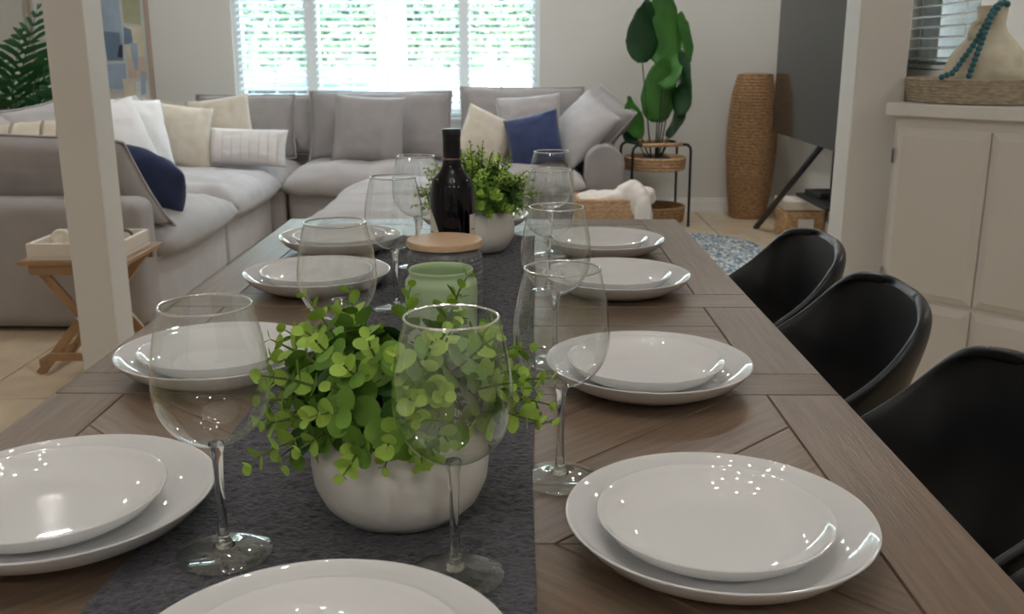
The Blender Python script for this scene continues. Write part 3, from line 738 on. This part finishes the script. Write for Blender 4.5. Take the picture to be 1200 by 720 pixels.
sph = lathe([(0, -.0095)] + [(.0095*math.cos(R(a)), .0095*math.sin(R(a))) for a in (-60, -30, 0, 30, 60)] + [(0, .0095)], 10)
strands = [[(-.005, -.075, .285), (-.025, -.085, .292), (-.05, -.095, .275), (-.105, -.115, .175), (-.165, -.13, .09), (-.20, -.135, .077)],
           [(-.035, -.10, .285), (-.065, -.11, .245), (-.10, -.135, .16), (-.125, -.15, .09), (-.13, -.15, .070)]]
strands = [[(TRX+a, TRY+b, TRZ+c) for a, b, c in st_] for st_ in strands]
for s in strands:
    P_ = [Vector(q) for q in s]; gs = []; carry = 0
    for a, b in zip(P_, P_[1:]):
        L = (b-a).length; d = carry
        while d < L:
            p = a + (b-a)*d/L; gs.append(mv(sph, *p)); d += .0165
        carry = d - L
    o = wpart('bead_strand', join(*gs), 'bead_teal', bg_, smooth=True); o['kind'] = 'stuff'
tag(mesh('wooden_ornament', lathe([(0, 0), (.022, .004), (.03, .022), (.02, .04), (0, .046)], 16), 'amber', None, (TRX-.165, TRY-.03, TRZ+.014), smooth=True), 'small amber ornament at the pillar end of the woven tray', 'ornament')
sg = thing('leaf_sprig', 'thin green leaf sprig at the picture edge beside the stoneware vase', 'plant', (TRX+.185, TRY-.05, TRZ+.014))
for k, (dx, dz, yw) in enumerate(((-.05, .10, .3), (-.055, .065, -.4), (-.03, .13, .9), (.05, .1, 2.), (.03, .14, 1.4))):
    o = mesh('leaf', paddle(math.hypot(dx, dz)*1.15, .022, k, .1, False), 'leaf_mid', sg, (0, 0, .0), smooth=True)
    o.rotation_euler = (0, math.atan2(dx, dz), 0)
mesh('bulb_pot', lathe([(0, 0), (.024, 0), (.03, .03), (.024, .05), (0, .05)], 16), 'ceramic_pot', sg, smooth=True)

# ------------------------------------------------------------------ dining table
TX0, TX1, TY0, TY1, TZ = -.576, .397, .30, 2.452, .76
table = thing('dining_table', 'long brown wooden dining table with parquet plank top', 'table', ((TX0+TX1)/2, (TY0+TY1)/2, 0))
wpart('core_board', box(TX0+.004, TX1-.004, TY0+.004, TY1-.004, TZ-.045, TZ-.012), 'wood_dark', table)
def plank(poly, ang):
    cx = sum(p[0] for p in poly)/len(poly); cyy = sum(p[1] for p in poly)/len(poly)
    c_, s_ = math.cos(-ang), math.sin(-ang)
    loc = [((x-cx)*c_-(y-cyy)*s_, (x-cx)*s_+(y-cyy)*c_) for x, y in poly]
    g = prism([(x*.9995, y*.9995) for x, y in loc], -.022, 0, .0016, .0034)
    o = mesh('plank', g, 'wood_plank', table, (cx-table.location.x, cyy-table.location.y, TZ), (0, 0, ang))
    return o
def rect(x0, x1, y0, y1, ang): plank([(x0, y0), (x1, y0), (x1, y1), (x0, y1)], ang)
def clip(poly, a, b, c):       # keep a*x+b*y <= c
    out = []
    for i in range(len(poly)):
        p, q = poly[i-1], poly[i]; fp = a*p[0]+b*p[1]-c; fq = a*q[0]+b*q[1]-c
        if (fp <= 0) != (fq <= 0):
            t = fp/(fp-fq); out.append((p[0]+(q[0]-p[0])*t, p[1]+(q[1]-p[1])*t))
        if fq <= 0: out.append(q)
    return out
BX0, BX1 = -.487, .306
Y1, Y2, Y3, Y4 = 1.145, 1.225, 1.572, 1.660
E0, E1 = TY0+.085, TY1-.085
rect(TX0, BX0, TY0, Y1, PI/2); rect(BX1, TX1, TY0, Y1, PI/2)
rect(TX0, BX0, Y4, TY1, PI/2); rect(BX1, TX1, Y4, TY1, PI/2)
rect(BX0, BX1, TY0, E0, 0); rect(BX0, BX1, E1, TY1, 0)
rect(TX0, TX1, Y1, Y2, 0); rect(TX0, TX1, Y3, Y4, 0)
rect(TX0, BX0, Y2, Y3, PI/2); rect(BX1, TX1, Y2, Y3, PI/2)
for k in range(3): rect(BX0, BX1, Y2+(Y3-Y2)*k/3, Y2+(Y3-Y2)*(k+1)/3, 0)
xm = (BX0+BX1)/2
for (ya, yb) in ((E0, Y1), (Y4, E1)):
    ym = (ya+yb)/2
    for (xa, xb, sx) in ((BX0, xm, -1), (xm, BX1, 1)):
        for (yc, yd, sy) in ((ya, ym, -1), (ym, yb, 1)):
            # boards run away from the centre at 45 degrees: y - s*x = const
            s = sx*sy; a_, b_ = (-s, 1.)
            base = ym - s*xm + .02*sy
            for k in range(-7, 8):
                lo = base + k*.142; hi = lo + .142
                pg = [(xa, yc), (xb, yc), (xb, yd), (xa, yd)]
                pg = clip(pg, -a_, -b_, -lo); pg = clip(pg, a_, b_, hi) if len(pg) > 2 else pg
                if len(pg) > 2:
                    cl = []
                    for q in pg:
                        if not cl or math.hypot(q[0]-cl[-1][0], q[1]-cl[-1][1]) > .002: cl.append(q)
                    if math.hypot(cl[0][0]-cl[-1][0], cl[0][1]-cl[-1][1]) < .002: cl.pop()
                    if len(cl) > 2: plank(cl, R(45)*s)
wpart('apron', join(box(TX0+.06, TX1-.06, TY0+.10, TY0+.125, TZ-.13, TZ-.045), box(TX0+.06, TX1-.06, TY1-.125, TY1-.10, TZ-.13, TZ-.045),
                    box(TX0+.06, TX0+.085, TY0+.125, TY1-.125, TZ-.13, TZ-.045), box(TX1-.085, TX1-.06, TY0+.125, TY1-.125, TZ-.13, TZ-.045)), 'wood_plank', table)
for xx in (TX0+.06, TX1-.15):
    for yy in (TY0+.12, TY1-.21):
        wpart('leg', box(xx, xx+.09, yy, yy+.09, 0, TZ-.046), 'wood_plank', table, bevel=.006)

# runner
V = []; F = []; nu, nv = 110, 520; RY0, RY1 = TY0+.005, 2.20
for j in range(nv+1):
    y = RY0 + (RY1-RY0)*j/nv
    xl = -.326 + .030*(y-.65) + .003*math.sin(y*9); xr = .012 + .016*(y-.65) + .002*math.sin(y*11+1)
    for i in range(nu+1):
        u = i/nu; x = xl + (xr-xl)*u
        z = 0.0026*noise.noise(Vector((x*55, y*70, 0))) + .0024*noise.noise(Vector((x*110, y*140, 3))) + .0012*noise.noise(Vector((x*9, y*14, 7)))
        e_ = min(u, 1-u)*(xr-xl)
        if .018 < e_ < .026: z -= .0009
        V.append((x, y, TZ + .0034 + z*min(1, .4+e_/.02)))
for j in range(nv):
    for i in range(nu): F.append((j*(nu+1)+i, j*(nu+1)+i+1, (j+1)*(nu+1)+i+1, (j+1)*(nu+1)+i))
tag(mesh('table_runner', (V, F), 'runner_cloth', None, smooth=True, solid=.0022), 'dark slate crinkled cloth runner down the middle of the dining table', 'table runner')
RZ = TZ + .0055     # top of runner

# ------------------------------------------------------------------ plates
DP = [(0, .0035), (.074, .0035), (.077, 0), (.083, 0), (.087, .003), (.106, .0085), (.122, .0175), (.1315, .0275), (.1345, .0315), (.1355, .0328), (.1347, .0340), (.1330, .0334),
      (.128, .0282), (.117, .0192), (.104, .0122), (.093, .0086), (.085, .0074), (.078, .0070), (.05, .0066), (0, .0066)]
DP = [(r*.955, z) for r, z in DP]
SP = [(r*.765, z*.82) for r, z in DP]
def make_plate(name, prof, label, cat='plate'):
    o = mesh(name, lathe(prof, 96), 'porcelain', None, smooth=True); return tag(o, label, cat)
SETS = [  # x, y, salad dx, dy, phrase
    (.169, .757, -.004, .000, 'at the place nearest the camera on the chair side'),
    (.164, 1.184, -.003, .004, 'at the second place from the camera on the chair side'),
    (.172, 1.684, -.002, .004, 'at the third place from the camera on the chair side'),
    (.175, 2.020, -.004, .004, 'at the farthest place on the chair side'),
    (-.398, .785, -.012, .000, 'at the place nearest the camera on the sofa side'),
    (-.394, 1.228, -.004, .004, 'at the second place from the camera on the sofa side'),
    (-.358, 1.700, -.002, .004, 'at the third place from the camera on the sofa side'),
    (-.378, 2.050, -.002, .003, 'at the farthest place on the sofa side'),
    (-.127, .538, .000, .004, 'at the near head of the table, cut by the picture edge'),
    (-.105, 2.290, .000, .003, 'at the far head of the table behind the small planter')]
dp = sp0 = None
for i, (px, py, dx, dy, ph) in enumerate(SETS):
    z = RZ+.0003 if i in (8,) else TZ+.0002
    if i in (4,): z = TZ+.0058
    if i == 9: z = TZ+.0062
    l1 = 'large white dinner plate ' + ph; l2 = 'smaller white plate resting on the dinner plate ' + ph
    l2 = l2 if len(l2.split()) <= 16 else 'smaller white plate stacked ' + ph
    if dp is None: dp = a = make_plate('dinner_plate', DP, l1); sp0 = b = make_plate('salad_plate', SP, l2)
    else:
        a = dp.copy(); COL.objects.link(a); b = sp0.copy(); COL.objects.link(b); a['label'] = l1; b['label'] = l2
    a['group'] = 'dinner plates on the table'; b['group'] = 'salad plates on the table'
    a.location = (px, py, z); b.location = (px+dx, py+dy, z+.0070)

# ------------------------------------------------------------------ wine glasses
def make_glass():
    t = thing('wine_glass', '', 'wine glass')
    bowl = [(.006, .0975), (.017, .1000), (.028, .1065), (.0375, .1165), (.0440, .130), (.0465, .145), (.0460, .160), (.0436, .178), (.0395, .197), (.0352, .213)]
    pf = []
    for a, b in zip(bowl, bowl[1:]):
        for k in range(3): pf.append((a[0]+(b[0]-a[0])*k/3, a[1]+(b[1]-a[1])*k/3))
    pf.append(bowl[-1])
    # smooth the profile a little
    for _ in range(3): pf = [pf[0]] + [((pf[i-1][0]+2*pf[i][0]+pf[i+1][0])/4, (pf[i-1][1]+2*pf[i][1]+pf[i+1][1])/4) for i in range(1, len(pf)-1)] + [pf[-1]]
    b = mesh('bowl', lathe([(0, .0970)] + pf, 64), 'thin_glass', t, smooth=True)
    mesh('rim', tube([(0.0352*math.cos(2*PI*k/64), .0352*math.sin(2*PI*k/64), .213) for k in range(64)], .0011, 8, True), 'rim_glass', b, smooth=True)
    mesh('stem', lathe([(0, .1015), (.006, .0990), (.0066, .0955), (.0048, .089), (.0038, .07), (.0036, .04), (.0042, .018), (.006, .011), (.009, .0072), (0, .0066)], 24), 'solid_glass', t, smooth=True)
    mesh('foot', lathe([(0, .0002), (.0385, .0002), (.0393, .0012), (.0385, .0022), (.026, .0036), (.014, .0056), (.009, .0072), (0, .0078)], 64), 'foot_glass', t, smooth=True)
    return t
GL = [(-.050, .702, 1, 'clear wine glass in front of the large planter, closest to the camera'),
      (-.244, .737, 1, 'clear wine glass beside the near sofa-side plates, clear of the foliage'),
      (.041, .896, 0, 'clear wine glass between the large planter and the second chair-side plates'),
      (.049, 1.270, 0, 'clear wine glass beside the third chair-side plates, in a row behind another glass'),
      (.052, 1.678, 0, 'second-last clear wine glass in the chair-side row'),
      (.066, 2.000, 0, 'last clear wine glass in the chair-side row, in front of the sofa arm'),
      (-.212, 1.116, 1, 'clear wine glass behind the left tip of the large planter foliage'),
      (-.198, 1.540, 1, 'clear wine glass just beside the lidded jar on the sofa side'),
      (-.194, 1.855, 1, 'clear wine glass beside the small planter foliage on the sofa side')]
g0 = None
for i, (x, y, onr, lab) in enumerate(GL):
    if g0 is None: g0 = t = make_glass()
    else: t = copy_tree(g0)
    t.location = (x, y, RZ+.0004 if onr else TZ+.0006); t.rotation_euler = (0, 0, i*.7)
    t['label'] = lab; t['group'] = 'wine glasses on the table'

# ------------------------------------------------------------------ planters with faux eucalyptus
LEAFME = {}
def leaf_geo():
    V = [(0, 0, 0)]; n = 12; F = []
    ring_ = []
    for rr, zz in ((.5, .02), (1., .10)):
        row = []
        for k in range(n):
            a = 2*PI*k/n; x = .5 + rr*.5*math.cos(a); y = rr*.46*math.sin(a)
            row.append(len(V)); V.append((x, y, zz*(y*y*4+.2*(x-.5)**2)))
        ring_.append(row)
    V[0] = (.5, 0, 0)
    for k in range(n):
        j = (k+1) % n; F.append((0, ring_[0][k], ring_[0][j])); F.append((ring_[0][k], ring_[1][k], ring_[1][j], ring_[0][j]))
    return V, F
def foliage(par, origin, nst, lens, mouth, seed, size, max_leaves, camdir, spread=1.0, special=()):
    r_ = random.Random(seed); leaves = []
    stems = []
    for k in range(nst):
        if k < len(special): az, el, L = special[k]
        else:
            az = k*2.39996 + r_.uniform(-.3, .3); f = ((k+.5)/nst)
            el = R(88) - R(84)*spread*(f**.75) + r_.uniform(-.08, .08); L = r_.uniform(*lens)*(1.12-.36*max(0, f-.35))
        d = Vector((math.cos(az)*math.cos(el), math.sin(az)*math.cos(el), math.sin(el)))
        p0 = Vector(origin) + Vector((math.cos(az), math.sin(az), 0))*mouth*math.cos(el)*r_.uniform(.6, 1)
        pts = []
        for i in range(9):
            t = i/8; pts.append(p0 + d*L*t + Vector((0, 0, -.22*L*t*t*math.cos(el))) + Vector((r_.gauss(0, .0012), r_.gauss(0, .0012), 0)))
        stems.append(pts)
        nodes = max(3, int(L*.80/(size*.50)))
        for i in range(nodes+1):
            t = .22 + .78*i/nodes; f = t*8; a = min(7, int(f)); p = pts[a].lerp(pts[a+1], f-a)
            tan = (pts[a+1]-pts[a]).normalized()
            s1 = tan.cross(Vector((.3, .2, 1))).normalized(); s2 = tan.cross(s1)
            an = i*PI/2 + r_.uniform(-.35, .35) + k
            for s in (0, PI):
                sd = (s1*math.cos(an+s) + s2*math.sin(an+s)); grow = (1.0 - .62*max(0, (t-.45)/.55))*r_.uniform(.82, 1.15)
                out = (sd + tan*(.25 + .9*max(0, t-.5) + r_.uniform(-.1, .2))).normalized()
                leaves.append((p, out, tan, size*grow, t, r_.random()))
    mesh('stems', join(*[tube(p, [.0018, .0017, .0016, .0015, .0014, .0013, .0012, .0010, .0006], 5) for p in stems]), 'twig', par, smooth=True)
    for m_ in ('leaf_light', 'leaf_mid', 'leaf_deep'):
        if m_ not in LEAFME:
            o = mesh('leaf', leaf_geo(), m_, None, smooth=True, recalc=False); LEAFME[m_] = o.data; bpy.data.objects.remove(o)
    def basis(p, out, tan):
        x = out; z = (tan - x*tan.dot(x)); z = z.normalized() if z.length > 1e-4 else Vector((0, 0, 1)); y = z.cross(x)
        M = Matrix((x, y, z)).transposed().to_4x4(); M.translation = p; return M
    C = Vector(camdir)
    leaves.sort(key=lambda q: -(q[3]*(1.0 + 2.5*(q[0]-Vector(origin)).dot(C))*(0.6+q[4])))
    rest = {}
    for i, (p, out, tan, s, t, rr) in enumerate(leaves):
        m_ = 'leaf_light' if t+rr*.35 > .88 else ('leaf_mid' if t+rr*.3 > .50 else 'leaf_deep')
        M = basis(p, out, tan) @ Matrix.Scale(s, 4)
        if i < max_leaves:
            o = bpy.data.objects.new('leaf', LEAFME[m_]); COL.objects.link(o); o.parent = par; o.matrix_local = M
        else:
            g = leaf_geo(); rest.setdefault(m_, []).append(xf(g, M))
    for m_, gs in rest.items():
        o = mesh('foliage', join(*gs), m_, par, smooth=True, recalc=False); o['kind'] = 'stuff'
    return len(leaves)
p1 = thing('planter', 'large ribbed white ceramic planter with leafy green faux plant, in front', 'planter', (-.106, .822, RZ))
pp = [(0, 0), (.046, 0), (.058, .004), (.070, .016), (.0775, .033), (.0795, .050)]
for i in range(14):
    t = i/13; z = .052 + .060*t; r = .0795 - .017*t**1.6
    k = min(1, i/4); pp += [(r+.0007*k, z), (r-.0010*k, z+.0022)]
pp += [(.0600, .117), (.058, .119), (.0555, .117), (.0560, .10), (0, .10)]
mesh('pot', lathe(pp, 72), 'ceramic_pot', p1, smooth=True)
mesh('soil', lathe([(0, .1005), (.054, .1015), (0, .104)], 24), 'soil', p1)
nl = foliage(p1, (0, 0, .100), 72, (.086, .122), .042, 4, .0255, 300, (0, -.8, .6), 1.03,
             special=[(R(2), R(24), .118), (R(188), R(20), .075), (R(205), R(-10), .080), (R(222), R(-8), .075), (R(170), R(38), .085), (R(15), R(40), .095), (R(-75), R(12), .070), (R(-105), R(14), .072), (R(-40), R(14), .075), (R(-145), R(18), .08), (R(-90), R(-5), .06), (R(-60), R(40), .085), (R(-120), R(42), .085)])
p2 = thing('planter', 'small white ceramic planter with leafy green faux plant behind the wine bottle', 'planter', (-.085, 2.02, RZ))
pp = [(0, 0), (.045, 0), (.060, .008), (.074, .030), (.077, .050), (.072, .075), (.062, .100), (.056, .118), (.053, .119), (.052, .10), (0, .098)]
mesh('pot', lathe(pp, 48), 'ceramic_pot', p2, smooth=True)
mesh('soil', lathe([(0, .0985), (.051, .0995), (0, .102)], 24), 'soil', p2)
foliage(p2, (0, 0, .10), 95, (.085, .118), .045, 9, .0165, 60, (0, -.8, .6), 1.0)

# ------------------------------------------------------------------ bottle, jar, candle
bt = thing('wine_bottle', 'dark unopened wine bottle standing behind the wooden-lidded jar', 'bottle', (-.112, 1.648, RZ))
mesh('bottle_glass', lathe([(0, .004), (.030, 0), (.0365, .004), (.0375, .012), (.0375, .190), (.0371, .203), (.0355, .214), (.0320, .2245), (.0265, .2325), (.0210, .2395), (.0172, .2475), (.0150, .262), (.0142, .29), (0, .29)], 56), 'wine_glass_dark', bt, smooth=True)
cpn = mesh('foil_capsule', lathe([(.0150, .246), (.0150, .250), (.01475, .305), (.0155, .306), (.0155, .318), (.0145, .320), (0, .320)], 40), 'foil_black', bt, smooth=True)
mesh('foil_band', lathe([(.0152, .262), (.0158, .2625), (.0158, .2650), (.0152, .2655)], 40), 'foil_line', cpn, smooth=True)
def wrap(a0, a1, zt_f, z0, r, n=24):
    V = []; F = []
    for i in range(n+1):
        t = i/n; a = a0+(a1-a0)*t; zt2 = zt_f(t)
        for q in (0, 1): V.append((r*math.cos(a), r*math.sin(a), z0 if q == 0 else zt2))
    for i in range(n): F.append((2*i, 2*i+2, 2*i+3, 2*i+1))
    return V, F
lab1 = mesh('label', wrap(R(150), R(252), lambda t: .172 if t < .35 else .172-.085*(((t-.35)/.65)**2.2), .055, .0379), 'label_paper', bt, smooth=True, recalc=False)
for zz in (.112, .118, .124):
    mesh('label_text', wrap(R(205), R(213), lambda t, z=zz: z+.003, zz, .0381, 6), 'label_ink', lab1, recalc=False)
lab2 = mesh('label', wrap(R(322), R(400), lambda t: .160, .055, .0379), 'label_paper', bt, smooth=True, recalc=False)
for k in range(6):
    mesh('label_text', wrap(R(328), R(345), lambda t, z=.07+k*.012: z+.002, .07+k*.012, .0381, 6), 'label_ink', lab2, recalc=False)

bt.scale = (1, 1, .875)

jr = thing('lidded_jar', 'ribbed smoky glass jar with flat wooden lid on the runner', 'jar', (-.118, 1.535, RZ))
jn = 32
jp = [(0, 0), (.050, 0), (.0555, .003)]
for i in range(48): jp.append((.0570, .005 + .088*i/47))
jp += [(.0545, .096), (.0545, .104), (.052, .104), (.052, .012), (0, .012)]
def hob(r, a, z):
    if .0569 < r < .0571:
        ph = (z-.005)/.0078; s = abs(math.sin(PI*ph)); k = int(ph) % 2
        return r + .0040*s*abs(math.sin(a*jn/2 + k*PI/2))
    return r
mesh('jar_body', lathe(jp, 160, hob), 'smoke_jar', jr, smooth=True)
mesh('wax', lathe([(0, .0125), (.0512, .0125), (.0512, .07), (0, .07)], 40), 'wax_cream', jr, smooth=False)
mesh('lid', lathe([(0, .1045), (.0585, .1045), (.0600, .106), (.0600, .1145), (.0588, .116), (0, .116)], 64), 'lid_wood', jr, smooth=False)
cdl = thing('jar_candle', 'frosted green glass candle jar half hidden by the large planter foliage', 'candle', (-.110, 1.355, RZ))
cdl.scale = (1.10, 1.10, 1.04)
mesh('candle_glass', lathe([(0, 0), (.040, 0), (.0455, .004), (.0465, .012), (.0465, .082), (.0455, .088), (.0412, .093), (.0408, .099), (.0418, .102), (.0408, .1035), (.0392, .102), (.0390, .094), (.0430, .086), (.0435, .010), (0, .008)], 64), 'candle_green', cdl, smooth=True)
mesh('wax', lathe([(0, .0085), (.0428, .0105), (.0428, .070), (0, .069)], 48), 'wax_green', cdl, smooth=True)
mesh('wick', tube([(0, 0, .069), (.001, 0, .078)], .0012, 6), 'label_ink', cdl)

# ------------------------------------------------------------------ chairs
def chair_shell():
    rows = [(-.225, .418, .160, 0, -.004), (-.215, .436, .174, 0, .008), (-.12, .430, .188, 0, .035), (.0, .424, .196, 0, .075), (.10, .430, .199, .03, .125), (.165, .46, .199, .075, .140),
            (.200, .52, .198, .115, .120), (.220, .59, .198, .130, .080), (.236, .65, .197, .118, .040), (.248, .71, .195, .090, .008), (.256, .752, .190, .068, -.003), (.260, .778, .180, .054, -.006), (.262, .794, .166, .044, -.008), (.263, .801, .148, .036, -.009), (.263, .8045, .126, .029, -.008), (.263, .806, .098, .021, -.005), (.2625, .8065, .066, .012, -.002)]
    V = []; F = []; m_ = 16
    for x, z, hw, cx, cz in rows:
        for j in range(m_+1):
            a = -1 + 2*j/m_; s = abs(a)**2.6
            V.append((x - cx*s, hw*math.sin(a*PI/2*.9)/math.sin(PI/2*.9), z + cz*s))
    k = m_+1
    for i in range(len(rows)-1):
        for j in range(m_): F.append((i*k+j, i*k+j+1, (i+1)*k+j+1, (i+1)*k+j))
    return V, F
def make_chair():
    t = thing('shell_chair', '', 'chair')
    mesh('seat_shell', chair_shell(), 'black_shell', t, smooth=True, solid=.016, sub=2)
    mesh('seat_pad', mv(xf(pillow(.33, .36, .04, 12, .0, 3, .4, .001, 2), Matrix.Rotation(PI/2, 4, 'X')), -.04, 0, .445), 'black_shell', t, smooth=True)
    mesh('under_frame', join(tube([(-.12, -.13, .395), (.12, .13, .395)], .011, 8), tube([(-.12, .13, .395), (.12, -.13, .395)], .011, 8)), 'black_metal', t, smooth=True)
    for sx in (-1, 1):
        for sy in (-1, 1):
            mesh('leg', tube([(sx*.12, sy*.13, .40), (sx*.21, sy*.19, 0.0)], [.013, .009], 10), 'black_metal', t, smooth=True)
    return t
ch0 = None
for (cx, cyy, rz, lab) in ((.372, .66, 0, 'black moulded shell chair nearest the camera, mostly outside the picture'),
                           (.362, 1.076, 0, 'black moulded shell chair nearest the camera of the three seen whole'),
                           (.350, 1.520, R(-1), 'black moulded shell chair in the middle of the visible row'),
                           (.360, 1.946, R(1), 'black moulded shell chair at the far end of the row beside the rug')):
    if ch0 is None: ch0 = t = make_chair()
    else: t = copy_tree(ch0)
    t.location = (cx, cyy, 0); t.rotation_euler = (0, 0, rz); t['label'] = lab; t['group'] = 'black chairs along the table'

# ------------------------------------------------------------------ lamps of the room
cz_ = 2.08; CX, CY, CR = -.09, .80, .30
chd = thing('ring_chandelier', 'ring chandelier with small bare bulbs hanging above the dining table', 'chandelier', (CX, CY, cz_))
mesh('ring', tube([(CR*math.cos(2*PI*k/48), CR*math.sin(2*PI*k/48), .035) for k in range(48)], .008, 8, True), 'brass_dark', chd, smooth=True)
mesh('rod', tube([(0, 0, .22), (0, 0, ZC-cz_)], .006, 8), 'brass_dark', chd)
for k in range(3):
    a = 2*PI*k/3; mesh('arm', tube([(0, 0, .22), (CR*math.cos(a), CR*math.sin(a), .035)], .004, 6), 'brass_dark', chd)
bm_ = None
for k in range(8):
    a = 2*PI*(k+.5)/8
    o = mesh('bulb', lathe([(0, -.018), (.011, -.014), (.016, -.004), (.014, .008), (.007, .018), (0, .02)], 10), 'bulb', chd, (CR*math.cos(a), CR*math.sin(a), 0), smooth=True, data=bm_); bm_ = o.data
dl_ = None; dn = None
for (x, y) in ((-2.4, -1.5), (-.7, -1.6), (.8, -1.6), (2.4, -1.3), (-3.0, 3.0), (2.6, 2.8), (-2.4, 4.6), (-.3, 4.6), (1.3, 4.6), (-2.2, 6.2), (-.3, 6.2), (1.2, 6.2)):
    d = thing('downlight', 'round recessed ceiling downlight', 'downlight', (x, y, ZC-.006), group='recessed ceiling downlights')
    o = mesh('trim_ring', lathe([(.047, .0), (.065, .0), (.065, .006), (.047, .006), (.047, 0)], 24), 'trim_paint', d, data=dl_); dl_ = o.data
    o = mesh('lamp_disc', lathe([(0, .002), (.046, .002), (.046, .004), (0, .004)], 20), 'downlight', d, data=dn); dn = o.data
